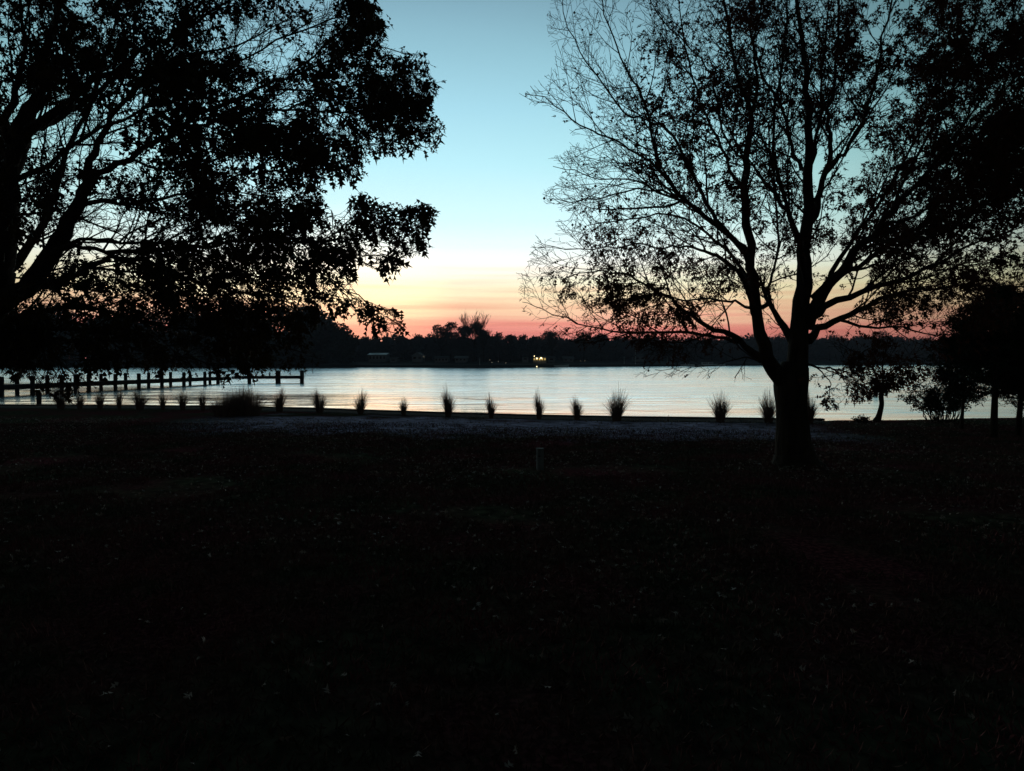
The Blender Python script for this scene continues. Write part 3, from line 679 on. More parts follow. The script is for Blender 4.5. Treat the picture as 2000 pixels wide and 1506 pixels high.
dense_l = [(700, 60, 80, 1.2), (760, 130, 60, .5), (780, 220, 60, .4), (740, 290, 50, .4), (640, 40, 70, .9), (800, 170, 60, .7), (810, 260, 50, .7), (700, 180, 90, .7), (600, 240, 80, 1), (500, 260, 90, 1), (400, 180, 120, .75), (330, 120, 110, .8), (350, 240, 60, 1.0), (240, 60, 110, .6), (500, 380, 100, .9), (400, 330, 90, 1.1), (600, 330, 80, 1.1),
           (770, 460, 80, .8), (830, 420, 40, .6), (720, 400, 40, .5), (690, 470, 50, .4), (600, 520, 90, 1.1), (680, 560, 60, 1), (740, 610, 50, 1.2), (500, 480, 90, .9), (430, 570, 90, 1.2), (300, 600, 100, 1.2), (150, 600, 110, 1.4), (300, 530, 60, .8), (450, 630, 130, 1.3), (250, 650, 120, 1.3), (80, 640, 110, 1.6), (20, 620, 60, 2), (20, 660, 40, 1.4), (560, 660, 60, 1.3),
           (125, 745, 34, 1.2), (355, 728, 22, 1.2), (430, 735, 24, 1.3), (470, 722, 16, .9), (550, 714, 30, .9), (230, 350, 70, .6), (80, 330, 60, .8), (60, 380, 50, .9), (20, 450, 50, .9), (30, 80, 80, .5), (130, 60, 70, .6), (-100, 300, 200, 1), (-50, 0, 200, .8), (300, -100, 200, 1), (280, 370, 60, .8), (100, 180, 60, .35), (560, 420, 60, .9), (230, 250, 60, .5)]
gaps_l = [(170, 420, 45), (500, 90, 32), (470, 60, 25), (560, 195, 22), (230, 440, 40), (640, 250, 25), (100, 250, 45), (60, 200, 30), (180, 280, 30), (30, 300, 25), (270, 195, 25), (210, 225, 25), (330, 370, 22), (640, 400, 28), (600, 85, 20), (110, 520, 25), (420, 520, 18), (500, 225, 18), (150, 285, 22)]
def lbase(x, y):
    b = .16 if y < 712 else -.75
    if y > 715: b += .0
    for gx, gy, gr in gaps_l:
        q = ((x - gx) ** 2 + (y - gy) ** 2) / (gr * gr)
        if q < 5: b -= 1.9 * math.exp(-q)
    return b
pos, dr, sz = scatter_leaves(Tl, dense_l, rl, 2.4, .112, lbase, 2.3, 1.9, 1.0, 3.4, .42)
link('foliage', leaf_mesh('foliage', pos, dr, sz, rng, LOBED * [.78, 1.1, 1.3], LOBED_F), M['leaf'], oak_l)

# ------------------------------------------------------------------ crown clumps for distant and small trees
def clump_faces(rt, blobs, n, size, tm=DIAM):
    """blobs: (centre, (rx,ry,rz)); faces spread through the blobs, denser to the outside"""
    pos = []; dr = []; sz = []
    vol = [b[1][0] * b[1][2] for b in blobs]; tot = sum(vol)
    for (c, r), v in zip(blobs, vol):
        for _ in range(int(n * v / tot)):
            a = Vector((rt.gauss(0, 1), rt.gauss(0, 1), rt.gauss(0, 1))); a.normalize()
            k = rt.uniform(.25, 1.0) ** .45 * (1 + .25 * noise.noise(a * 2.3 + Vector(c)))
            pos.append(Vector(c) + Vector((a.x * r[0], a.y * r[1], a.z * r[2])) * k)
            dr.append(Vector((rt.gauss(0, 1), rt.gauss(0, 1), rt.gauss(0, 1)))); sz.append(size * rt.uniform(.5, 1.4))
    return pos, dr, sz
def far_tree(name, base, h, w, label, rt, mt, n=1200, fs=.55, group=None, low=.2, trunk=True, cat='tree', nb=12, shape='round'):
    root = empty(name, base, label, cat, group)
    blobs = []
    for i in range(nb):
        t = rt.random()
        zc = h * (low + (1 - low) * (t * .85 + .02))
        env = (math.sin(math.pi * min(1, (t * .8 + .16))) ** .6) if shape == 'round' else (1 - t) * .95 + .08
        rr = w / 2 * rt.uniform(.28, .5) * (1 if shape == 'round' else env)
        a = rt.uniform(0, 6.28); q = rt.uniform(.1, .72) * w / 2 * env
        blobs.append((base + Vector((math.cos(a) * q, math.sin(a) * q * .8, zc)), (rr, rr, rr * .75)))
    blobs = [(c, (r[0], r[1], min(r[2], max(.5, base.z + h - c.z)))) for c, r in blobs]
    pos, dr, sz = clump_faces(rt, blobs, n, fs)
    link('crown', leaf_mesh('crown', pos, dr, sz, rng, DIAM, DIAM_F), mt, root)
    mb = MB()
    mb.tube([base - Vector((0, 0, .5)), base + Vector((.1, 0, h * .3)), base + Vector((-.1, .1, h * .62))], [h * .02, h * .014, h * .006], 6)
    for c, r in blobs[:7]:
        mb.tube([base + Vector((0, 0, h * .28)), (base + Vector((0, 0, h * .45))).lerp(c, .5), c], [h * .009, h * .006, h * .003], 4)
    mb.build('trunk', M['twig'], root)
    return root
ft = random.Random(21)
def FB(xpx, back=10, z=None):
    d = far_y(xpx) + back
    zz = z if z is not None else (.6 if back < 15 else 1.1)
    return Vector(((xpx - CX) / F * d, d, zz))
def htop(xpx, ytop, base):
    return (HZ - ytop) / F * base.y + EYE - base.z
# dark grove on the left
for i, (x, yt, wpx, back) in enumerate([(20, 600, 150, 14), (110, 590, 140, 22), (200, 604, 130, 12), (290, 596, 140, 20), (380, 592, 150, 13), (455, 584, 130, 22), (530, 580, 120, 12), (590, 592, 110, 18), (640, 614, 90, 12), (672, 645, 60, 9), (-80, 590, 170, 16), (-220, 585, 190, 16), (60, 640, 120, 6), (250, 640, 130, 6), (430, 640, 130, 6), (570, 648, 110, 6)]):
    b = FB(x, back); h = htop(x, yt, b); w = wpx / F * b.y * 1.15
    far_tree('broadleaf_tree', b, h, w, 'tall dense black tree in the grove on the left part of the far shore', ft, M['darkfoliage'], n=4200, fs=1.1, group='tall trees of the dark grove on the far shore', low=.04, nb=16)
# front line of the far wood
mid = [(712, 662, 34), (740, 660, 30), (757, 650, 14), (785, 661, 34), (815, 657, 30), (855, 640, 34), (880, 634, 30), (905, 641, 30), (930, 634, 28), (950, 643, 22), (975, 654, 26), (997, 657, 26), (1020, 655, 26), (1045, 656, 30), (1078, 649, 46), (1112, 664, 24), (1140, 652, 44), (1175, 655, 34), (1205, 660, 30),
       (1240, 664, 30), (1275, 663, 30), (1315, 662, 34), (1350, 664, 30), (1390, 661, 36), (1430, 658, 36), (1475, 655, 40), (1520, 654, 40), (1570, 656, 44), (1620, 652, 44), (1670, 655, 40), (1720, 650, 44), (1770, 655, 44), (1820, 652, 44), (1870, 655, 44), (1930, 650, 50), (1990, 652, 50)]
for i, (x, yt, wpx) in enumerate(mid):
    back = 34 + ft.uniform(-5, 12); b = FB(x, back, 1.4); h = htop(x, yt - 2, b) * 1.06; w = wpx / F * b.y * 1.4
    NB = {712: 'above the left end of the long grey house', 740: 'behind the long grey house with the pale ridge', 785: 'between the pointed conifer and the pale gabled house', 815: 'straight behind the pale gabled house', 975: 'first right of the tall bare tree clump', 997: 'second right of the tall bare tree clump', 1020: 'left of and behind the lit building',
          1045: 'straight behind the lit building', 1078: 'under the small bare tree, right of the lit building', 1112: 'in the dip of the skyline right of the lit building', 1140: 'on the broad hump right of the skyline dip', 1175: 'at the right end of the broad hump', 1205: 'above the leftmost short mast', 1240: 'above the tallest pale pole', 1275: 'between the tallest pole and the pair of masts',
          1315: 'above the pair of short masts', 1350: 'above the lone boat left of the row of three', 1390: 'above the row of three white boats', 1430: 'above the drooping leaves left of the oak trunk', 1475: 'just left of the forked oak trunk'}
    CL = {855: 'leftmost and bushiest', 880: 'second', 905: 'third', 930: 'fourth, straight under the bare tree,', 950: 'rightmost and lowest'}
    if x == 757: lab, grp, sh = 'pointed dark conifer rising just above the far tree line', None, 'cone'
    elif 850 <= x <= 950: lab, grp, sh = CL[x] + ' rounded tree of the taller far clump', 'trees of the taller clump on the far shore', 'round'
    elif x in NB: lab, grp, sh = 'low dark far tree ' + NB[x], 'trees of the far tree line', 'round'
    else: lab, grp, sh = 'dark far tree hidden behind the oak trunk and right-hand foliage', 'trees of the far tree line', 'round'
    if x in CL: w *= 1.25; h *= 1.02
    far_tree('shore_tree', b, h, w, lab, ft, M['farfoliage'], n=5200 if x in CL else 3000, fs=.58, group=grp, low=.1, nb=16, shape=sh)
# wood behind, one mass
pos = []; dr = []; sz = []
for i in range(400):
    x = (ft.uniform(640, 2250) if i < 310 else ft.uniform(1480, 2300)) if i > 120 else ft.uniform(-700, 700)
    back = ft.uniform(42, 80); b = FB(x, back, 1.8)
    yt = ft.uniform(657, 668) if x > 640 else ft.uniform(605, 640)
    h = htop(x, yt, b); w = ft.uniform(7, 12)
    blobs = [(b + Vector((ft.uniform(-.4, .4) * w, ft.uniform(-.3, .3) * w, h * ft.uniform(.2, .9))), (w * .33, w * .33, h * .16)) for _ in range(6)] + [(b + Vector((0, 0, h * .4)), (w * .7, w * .3, h * .45))]
    p, d, s_ = clump_faces(ft, blobs, 700, 1.7); pos += p; dr += d; sz += s_
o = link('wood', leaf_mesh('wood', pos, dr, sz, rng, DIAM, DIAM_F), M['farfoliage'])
tag(o, 'low dark wood closing the view behind the far shore houses', 'wood', kind='stuff')

# a few extra trees close the gap in the wood on the right
pos = []; dr = []; sz = []
for x in range(1150, 1950, 22):
    b = FB(x, 60, 1.8); h = htop(x, ft.uniform(664, 670), b)
    p, d, s_ = clump_faces(ft, [(b + Vector((0, 0, h * f)), (5.5, 3, h * .26)) for f in (.2, .5, .76)], 900, 1.6); pos += p; dr += d; sz += s_
tag(link('wood', leaf_mesh('wood', pos, dr, sz, rng, DIAM, DIAM_F), M['farfoliage']), 'low dark wood behind the right half of the far shore', 'wood', kind='stuff')
# bare tree and bushy crowns of the clump
def bare_tree(base, h, spread, label, name, rt, mt, r0=.16):
    root = empty(name, base, label, 'tree')
    out = []; mb0 = MB(); mb0.tube([base, base + Vector((0, 0, h * .35))], [r0, r0 * .75], 7); mb0.build('trunk', mt, root)
    def rec(p, d, L, r, lev):
        pts = [p]; cur = p; n = 5
        for i in range(n):
            d = (d + Vector((rt.gauss(0, .09), rt.gauss(0, .09), .06))).normalized(); cur = cur + d * (L / n); pts.append(cur)
        out.append((pts, [max(.022, r * (1 - .7 * i / n)) for i in range(n + 1)], 4))
        if lev < 4:
            for k in range(6 if lev < 3 else 4):
                i = rt.randrange(1, n + 1); a = rt.uniform(0, 6.28); sp = rt.uniform(.25, .55)
                dd = (d + Vector((math.cos(a), math.sin(a), .1)) * sp).normalized()
                rec(pts[i], dd, L * rt.uniform(.45, .65), r * .55, lev + 1)
    for k in range(10):
        a = k / 10 * 6.28 + .3; rec(base + Vector((0, 0, h * .33)), Vector((math.cos(a) * spread, math.sin(a) * spread, 1)).normalized(), h * .34, r0 * .6, 1)
    tubes_mesh('crown', out, mt, root)
b = FB(926, 28, 1.2)
bare_tree(b, htop(926, 603, b), .62, 'tall leafless tree sticking up above the far tree line', 'bare_tree', ft, M['twig'])
for (x, yt, sp, lab) in [(862, 637, .55, 'leafless bush-like tree at the left end of the taller far clump'), (945, 640, .4, 'leafless tree just right of the tall bare one on the far shore'), (1078, 645, .4, 'leafless tree topping a rise of the far tree line above the lit building')]:
    b = FB(x, 26, 1.2); bare_tree(b, htop(x, yt, b), sp, lab, 'bare_tree', ft, M['twig'], .12)

# ------------------------------------------------------------------ far shore buildings, boats, poles
def house(xpx, ybase, wpx, hpx, roofpx, wallm, roofm, label, name='house', gable='side', depth=8, wins=3, lit=False, back=16, cat='house'):
    d = far_y(xpx) + back; k = d / F
    x0 = (xpx - CX) * k; zb = EYE + (HZ - ybase) * k; w = wpx * k; h = hpx * k; rh = roofpx * k
    root = empty(name, Vector((x0, d, zb)), label, cat)
    mb = MB(); mb.box((x0, d + depth / 2, zb + h / 2 - .4), (w, depth, h + .8)); mb.build('wall', wallm, root)
    rf = MB(); e = .35
    if gable == 'side':
        v = [(x0 - w / 2 - e, d - e, zb + h + .01), (x0 + w / 2 + e, d - e, zb + h + .01), (x0 + w / 2 + e, d + depth + e, zb + h + .01), (x0 - w / 2 - e, d + depth + e, zb + h + .01), (x0 - w / 2 - e, d + depth / 2, zb + h + rh), (x0 + w / 2 + e, d + depth / 2, zb + h + rh)]
        rf.add(v, [(0, 1, 5, 4), (2, 3, 4, 5), (0, 4, 3), (1, 2, 5), (3, 2, 1, 0)])
    else:
        v = [(x0 - w / 2 - e, d - e, zb + h + .01), (x0 + w / 2 + e, d - e, zb + h + .01), (x0 + w / 2 + e, d + depth + e, zb + h + .01), (x0 - w / 2 - e, d + depth + e, zb + h + .01), (x0, d - e, zb + h + rh), (x0, d + depth + e, zb + h + rh)]
        rf.add(v, [(0, 1, 4), (1, 2, 5, 4), (2, 3, 5), (3, 0, 4, 5), (3, 2, 1, 0)])
    rf.build('roof', roofm, root)
    for i in range(wins):
        cx = x0 - w / 2 + w * (i + .5) / wins; ww = min(1.4, w / wins * .5)
        f = MB(); f.box((cx, d - .03, zb + h * .5), (ww + .16, .06, h * .5 + .16)); fo = f.build('window', M['cream'], root)
        g = MB(); g.box((cx, d - .07, zb + h * .5), (ww, .03, h * .5))
        go = g.build('pane', M['litwin'] if lit else M['glass'], None); go.parent = fo
    return root, x0, d, zb, w, h
house(737, 704, 34, 11, 4, M['greywall'], M['paleroof'], 'long grey house with pale ridge at the left of the far shore', wins=5)
house(815, 703, 20, 8, 7, M['cream'], M['cream'], 'small pale gabled house on the far shore left of the tall clump', gable='front', wins=2)
house(768, 706, 14, 5, 3, M['greywall'], M['roof'], 'low grey shed between the two houses on the left far shore', wins=1, name='shed', cat='shed')
house(862, 706, 26, 7, 4, M['greywall'], M['roof'], 'grey waterfront house below the bushy clump on the far shore', wins=4)
house(900, 706, 22, 7, 4, M['greywall'], M['paleroof'], 'grey waterfront house with pale roof below the tall bare tree', wins=3)
house(1026, 704, 12, 6, 5, M['greywall'], M['roof'], 'dim small house just left of the lit building on the far shore', wins=1, gable='front')
house(1077, 705, 14, 6, 3, M['cream'], M['roof'], 'dim pale house just right of the lit building on the far shore', wins=1)
house(1110, 706, 20, 6, 4, M['greywall'], M['roof'], 'dark grey house second to the right of the lit building', wins=2)
house(1250, 703, 20, 6, 5, M['greywall'], M['roof'], 'dark house behind the tall thin poles on the far shore', wins=2)
root, x0, d, zb, w, h = house(1054, 705.5, 26, 8, 4, M['cream'], M['roof'], 'brightly lit yellow building on the far shore with two lamps', name='lit_building', wins=5, lit=True, cat='building', back=14)
for i, (lx, ly) in enumerate([(1048.5, 700), (1057, 699.5)]):
    k = (d - .6) / F; p = Vector(((lx - CX) * k, d - .6, EYE + (HZ - ly) * k))
    lr = empty('lamp_post', Vector((p.x, p.y, zb - .6)), ('left' if i == 0 else 'right') + ' of the two bright white lamps in front of the lit building', 'lamp')
    mb = MB(); mb.tube([(p.x, p.y, zb - .6), (p.x, p.y, p.z - .2)], [.07, .05], 6); mb.build('pole', M['metal'], lr)
    mb = MB(); r = .24 if i else .2
    mb.tube([p + Vector((0, 0, r * s)) for s in (-1, -.7, 0, .7, 1)], [r * s for s in (.1, .75, 1, .75, .1)], 10); mb.build('globe', M['lamp'], lr, True)
for i, (lx, ly, lab) in enumerate([(1043.5, 695.5, 'small yellow light upper left of the lit building'), (1048.5, 716, 'small glowing globe added as the lamp reflection at the waterline under the lit building'), (828, 697, 'faint light on a pole right of the pale gabled house'), (957, 703, 'faint light at the left end of the row below the tree clump'), (961, 708, 'lower faint light in the row below the tree clump'), (973, 706, 'second faint light in the row below the tree clump'), (988, 709, 'faint light between the tree clump and lit building'), (1134, 705, 'faint orange light right of the lit building'), (1142, 705, 'faint orange light on the pole right of the lit building')]):
    dd = far_y(lx) + (.5 if i == 1 else 12); k = dd / F; p = Vector(((lx - CX) * k, dd, EYE + (HZ - ly) * k)); zg = -.4 if i == 1 else .2  # waterline entry is no lamp: glowing globe added as the lamp's reflection in the water
    lr = empty('small_light', Vector((p.x, p.y, zg)), lab, 'lamp')
    r = .13 if i in (0, 1) else .06
    mb = MB(); mb.tube([(p.x, p.y, zg), (p.x, p.y, p.z - r)], [.05, .04], 5); mb.build('pole', M['metal'], lr)
    mb = MB(); mb.tube([p + Vector((0, 0, r * s)) for s in (-1, 0, 1)], [r * .4, r, r * .4], 8); mb.build('globe', M['lamp'] if i in (0, 1) else M['lampsoft'], lr)
for (x, yt, yb, lab) in [(1219, 696, 708, 'short pale mast on the far shore left of the tall pole'), (1241, 680, 707, 'tallest thin pale pole on the far shore'), (1303, 697, 708, 'left of the two short pale masts close together'), (1311, 697, 708, 'right of the two short pale masts close together'), (937, 698, 710, 'short pale pole below the tall bare tree')]:
    dd = far_y(x) + 3; k = dd / F; xx = (x - CX) * k; zt = EYE + (HZ - yt) * k; z0 = EYE + (HZ - yb) * k
    r0 = empty('mast', Vector((xx, dd, min(z0, .2))), lab, 'mast')
    mb = MB(); mb.tube([(xx, dd, -.4), (xx, dd, zt)], [.09, .05], 6); mb.build('pole', M['mast'], r0)
    mb = MB(); mb.box((xx, dd, zt - .5), (.7, .05, .05)); mb.build('crossbar', M['mast'], r0)
def boat(x, L, label, cabin=True):
    dd = far_y(x) - 3; k = dd / F; xx = (x - CX) * k
    r0 = empty('motor_boat', Vector((xx, dd, WATER)), label, 'boat')
    sec = [(-.5, .8, .75), (-.2, 1, .75), (.15, 1, .8), (.38, .7, .9), (.5, .05, 1.0)]
    vs = []; fs = []
    for t, wf, hf in sec:
        for (a, z) in ((-1, 1), (-.7, -.15), (.7, -.15), (1, 1)): vs.append((xx + t * L, dd + a * wf * L * .15, WATER + (z * hf * .9 if z > 0 else z)))
    for i in range(len(sec) - 1):
        for j in range(3): a = i * 4 + j; fs.append((a, a + 4, a + 5, a + 1))
        fs.append((i * 4 + 3, i * 4 + 7, i * 4 + 4, i * 4))
    fs += [(0, 1, 2, 3), (19, 18, 17, 16)]
    mb = MB(); mb.add(vs, fs); mb.build('hull', M['white'], r0)
    if cabin:
        mb = MB(); mb.box((xx - .02 * L, dd, WATER + 1.15), (L * .3, L * .2, .8), 0, .2); cb = mb.build('cabin', M['white'], r0)
        mb = MB(); mb.box((xx - .02 * L, dd - L * .101, WATER + 1.2), (L * .24, .03, .4)); g = mb.build('pane', M['glass'], None); g.parent = cb
for x, L, lab, cb in [(1096, 5, 'low white boat moored right of the lit building', False), (1343, 5.5, 'pale boat left of the row of white boats on the far shore', True), (1376, 6.5, 'leftmost white motor boat of the row of three', True), (1388, 6.5, 'middle white motor boat of the row of three', True), (1402, 6, 'rightmost white boat of the row of three, lying low', False)]:
    boat(x, L, lab, cb)

# ------------------------------------------------------------------ pier with piles
random.seed(3)
def pier():
    A = G(-70, 777, WATER); Bp = G(452, 749, WATER); Cc = G(592, 748.2, WATER)
    root = empty('pier', Bp, 'long dark wooden pier on piles reaching across the water behind the drooping leaves', 'pier')
    run = (Bp - A).normalized(); nr = Vector((-run.y, run.x, 0)); wd = 1.5; dz = WATER + .62
    rz = math.atan2(run.y, run.x); L = (Bp - A).length; mid = A.lerp(Bp, .5)
    run2 = (Cc - Bp); L2 = run2.length; rz2 = math.atan2(run2.y, run2.x); m2 = Bp.lerp(Cc, .5)
    mb = MB(); n = int(L / .16)
    for i in range(n):
        c = A.lerp(Bp, (i + .5) / n) + nr * (wd / 2); mb.box((c.x, c.y, dz + .002 * (i % 3)), (L / n - .012, wd, .045), rz)
    n = int(L2 / .16); nr2 = Vector((-math.sin(rz2), math.cos(rz2), 0))
    for i in range(n):
        c = Bp.lerp(Cc, (i + .5) / n) + nr2 * .8; mb.box((c.x, c.y, dz + .05 + .002 * (i % 3)), (L2 / n - .012, 1.6, .045), rz2)
    mb.build('deck', M['timber'], root)
    for off in (.06, wd - .06):
        mb = MB(); c = mid + nr * off; mb.box((c.x, c.y, dz - .15), (L, .08, .24), rz); mb.build('stringer', M['timber'], root)
    for off in (.06, 1.5):
        mb = MB(); c = m2 + nr2 * off; mb.box((c.x, c.y, dz - .09), (L2, .08, .2), rz2); mb.build('stringer', M['timber'], root)
    near = [2, 63, 120, 173, 225, 271, 316, 359, 400]; farp = [33, 92, 147, 197, 245, 290, 333, 371, 410]
    def pile(c, top, r):
        m = MB(); m.tube([(c.x, c.y, WATER - 1.2), (c.x, c.y, WATER + .2), (c.x + .01, c.y, top)], [r * 1.08, r * 1.04, r], 9, wob=.12); m.build('pile', M['timber'], root)
    def hit(xp, off):
        # where the view column xp crosses the pier edge line
        a = A + nr * off; s = (xp - CX) / F
        t = (s * a.y - a.x) / (run.x - s * run.y); return a + run * t
    for x in near: pile(hit(x, -.12), WATER + 1.2, .14)
    for x in farp: pile(hit(x, wd + .12), WATER + 1.2, .13)
    for x, r, tp in [(427, .16, 1.15), (487, .17, 1.22), (543, .24, 1.25), (590, .2, 1.25)]:
        t = (x - 452) / (592 - 452); c = Bp.lerp(Cc, t) - nr2 * (.05 + r); pile(c, WATER + tp, r)
pier()
def piling(x, yt, yb, r, label):
    c = G(x, yb, WATER); k = c.y / F; zt = EYE + (HZ - yt) * k
    mb = MB(); mb.tube([(c.x, c.y, -1.6), (c.x, c.y, -.3), (c.x + .02, c.y, zt - .05), (c.x + .02, c.y, zt)], [r * 1.1, r * 1.05, r, r * .85], 10, wob=.15)
    tag(mb.build('piling', M['timber'], None, True), label, 'piling')
piling(1711, 738, 769, .15, 'lone dark piling standing in the water behind the slender tree')
piling(75, 766, 800, .1, 'lone brown piling close to the seawall under the drooping leaves')

# marker post on the lawn
b0 = G(1055, 918); k = b0.y / F
r0 = empty('marker_post', b0, 'short square grey wooden marker post standing alone on the lawn', 'post')
mb = MB(); mb.box((b0.x, b0.y, .14), (.096, .096, .32), .12, .006); mb.build('post', M['postwood'], r0)
mb = MB(); mb.box((b0.x, b0.y, .308), (.108, .108, .016), .12, .006); mb.build('cap', M['postwood'], r0)
mb = MB(); mb.box((b0.x - .012, b0.y - .052, .205), (.035, .012, .018), .12); mb.build('bracket', M['metal'], r0)

# ------------------------------------------------------------------ ornamental grass tufts
def tuft_mesh(name, rt, n, h, w, base_w):
    vs = []; fs = []
    for _ in range(n):
        a = rt.uniform(0, 6.28); rb = base_w / 2 * math.sqrt(rt.random()); q = rt.random()
        lean = w / 2 * (q ** .8) * rt.uniform(.6, 1.15); L = h * rt.choice((rt.uniform(.45, .85), rt.uniform(.6, 1.0), rt.uniform(.8, 1.15))) * (1 - .2 * q) * (1 + .18 * math.sin(a + n))
        p0 = Vector((math.cos(a) * rb, math.sin(a) * rb, -.03)); out = Vector((math.cos(a + rt.gauss(0, .4)), math.sin(a + rt.gauss(0, .4)), 0))
        side = Vector((rt.gauss(0, 1), rt.gauss(0, 1), 0)).normalized() * (.0048 * rt.uniform(.5, 1.4)); b = len(vs); m = 5
        bend = rt.uniform(1.3, 2.4)
        for i in range(m):
            t = i / (m - 1); p = p0 + out * (lean * t ** bend) + Vector((0, 0, L * (t - .12 * q * t * t))); wd = side * (1 - .75 * t)
            vs.append(p - wd); vs.append(p + wd)
        for i in range(m - 1): c = b + i * 2; fs.append((c, c + 1, c + 3, c + 2))
    me = bpy.data.meshes.new(name); me.from_pydata([tuple(v) for v in vs], [], fs); me.update(); me.materials.append(M['grassblade']); return me
gt = random.Random(77)
tufts = [(117, 762, 34, 'dark grass tuft under the lowest clump of drooping leaves'), (155, 768, 24, 'grass tuft left end of the close row of seven, below the pier piles'), (194, 767, 26, 'second grass tuft of the close row below the pier'), (232, 763, 18, 'narrow upright grass tuft third in the close row below the pier'), (272, 765, 38, 'wide two-part grass tuft fourth in the close row below the pier'), (317, 768, 20, 'thin grass tuft fifth in the close row below the pier'), (356, 767, 26, 'bushy grass tuft sixth in the close row below the pier'), (395, 768, 22, 'grass tuft just left of the big dark grass mound'),
         (545, 766, 36, 'grass tuft just right of the big dark grass mound'), (623, 768, 38, 'full grass tuft directly right of the end of the pier'), (704, 770, 32, 'compact dark grass tuft below the low house on the far shore'), (788, 783, 22, 'small sparse grass tuft, the thinnest of the middle row'), (875, 768, 34, 'tall grass tuft below the left end of the far tree clump'), (959, 779, 25, 'short compact tuft with stray stems to its right, below the far tree clump'), (1053, 774, 25, 'narrow tall grass tuft directly beyond the marker post'), (1127, 783, 30, 'rounded short grass tuft between the marker post and the widest tuft'), (1205, 772, 50, 'widest spreading grass tuft in the middle of the seawall'),
         (1305, 807, 12, 'tiny sprout of grass on the seawall, the smallest of all'), (1408, 778, 44, 'spreading grass tuft left of the oak trunk'), (1502, 777, 44, 'grass tuft touching the left edge of the oak trunk'), (1583, 778, 34, 'grass tuft half hidden by the right edge of the oak trunk')]
for x, yt, wpx, lab in tufts:
    xx = None
    yy = None
    for a, b in zip(shore_px, shore_px[1:]):
        if a[0] <= x <= b[0]: yy = a[1] + (b[1] - a[1]) * (x - a[0]) / (b[0] - a[0])
    g = G(x, yy + 5.5); k = g.y / F; h = (yy + 5.5 - yt) * k; w = wpx * k
    root = empty('grass_tuft', g + Vector((0, 0, .02)), lab, 'grass tuft', 'ornamental grass tufts along the seawall')
    big = wpx > 15
    me = tuft_mesh('blades', gt, int((420 if big else 22) * (wpx / 30) ** 1.0), h * 1.2, w * 1.15, w * (.30 if big else .2))
    o = bpy.data.objects.new('blades', me); C.objects.link(o); o.parent = root
# big mound
g = G(460, 812); k = g.y / F
root = empty('grass_mound', g, 'big dark shaggy grass mound beside the seawall, largest of the row', 'grass mound', 'ornamental grass tufts along the seawall')
for i, (dx, dy, hh, ww) in enumerate([(0, 0, .74, .9), (-.42, .1, .55, .8), (.42, 0, .58, .8), (.1, .3, .78, .6), (-.2, -.2, .5, .9)]):
    me = tuft_mesh('blades', gt, 800, hh * 1.12, ww, .5); o = bpy.data.objects.new('blades', me); C.objects.link(o); o.parent = root; o.location = (dx, dy, 0)

# ------------------------------------------------------------------ right bank: slender tree, shrub, pines
st = random.Random(8)
def small_tree():
    D = G(1716, 823).y
    poly = [(1590, 735), (1600, 690), (1640, 640), (1700, 620), (1780, 640), (1820, 690), (1825, 720), (1790, 735), (1750, 752), (1740, 775), (1700, 772), (1660, 742)]
    bd = lambda p: (inside(poly, *proj(p)) and abs(p.y - D) < 1.3)
    T = Tree(st, bd, (0, .2, .12, .09), (0, .9, .45, .2), P(1720, 760, D), updraft=.06, rmin=.004)
    limbs = [('limb', [(1722, 765, 0, 7), (1712, 735, -.1, 6), (1700, 712, -.2, 4), (1670, 690, -.3, 3), (1640, 670, -.3, 2)]),
             ('limb', [(1724, 762, 0, 7), (1735, 735, .1, 5), (1750, 715, .2, 4), (1780, 700, .3, 3), (1800, 700, .3, 2)]),
             ('limb', [(1723, 755, 0, 6), (1725, 720, .2, 5), (1728, 690, .3, 4), (1735, 650, .3, 2)]),
             ('limb', [(1724, 770, 0, 5), (1738, 757, 0, 3), (1752, 750, 0, 2)])]
    trunk = [(1712, 824, 0, 16), (1717, 812, 0, 11), (1722, 790, 0, 9), (1721, 775, 0, 9), (1723, 755, 0, 7)]
    root = build_oak(st, limbs, D, T, trunk, 'slender_tree', 'slender crooked young tree at the water edge right of the oak', 'tree', M['bark'])
    pos, dr, sz = scatter_leaves(T, [], st, 3.0, .11, lambda x, y: .75, 1.2)
    link('foliage', leaf_mesh('foliage', pos, dr, sz, rng, NARROW * [1.5, 1, 1], LOBED_F), M['rleaf'], root)
small_tree()
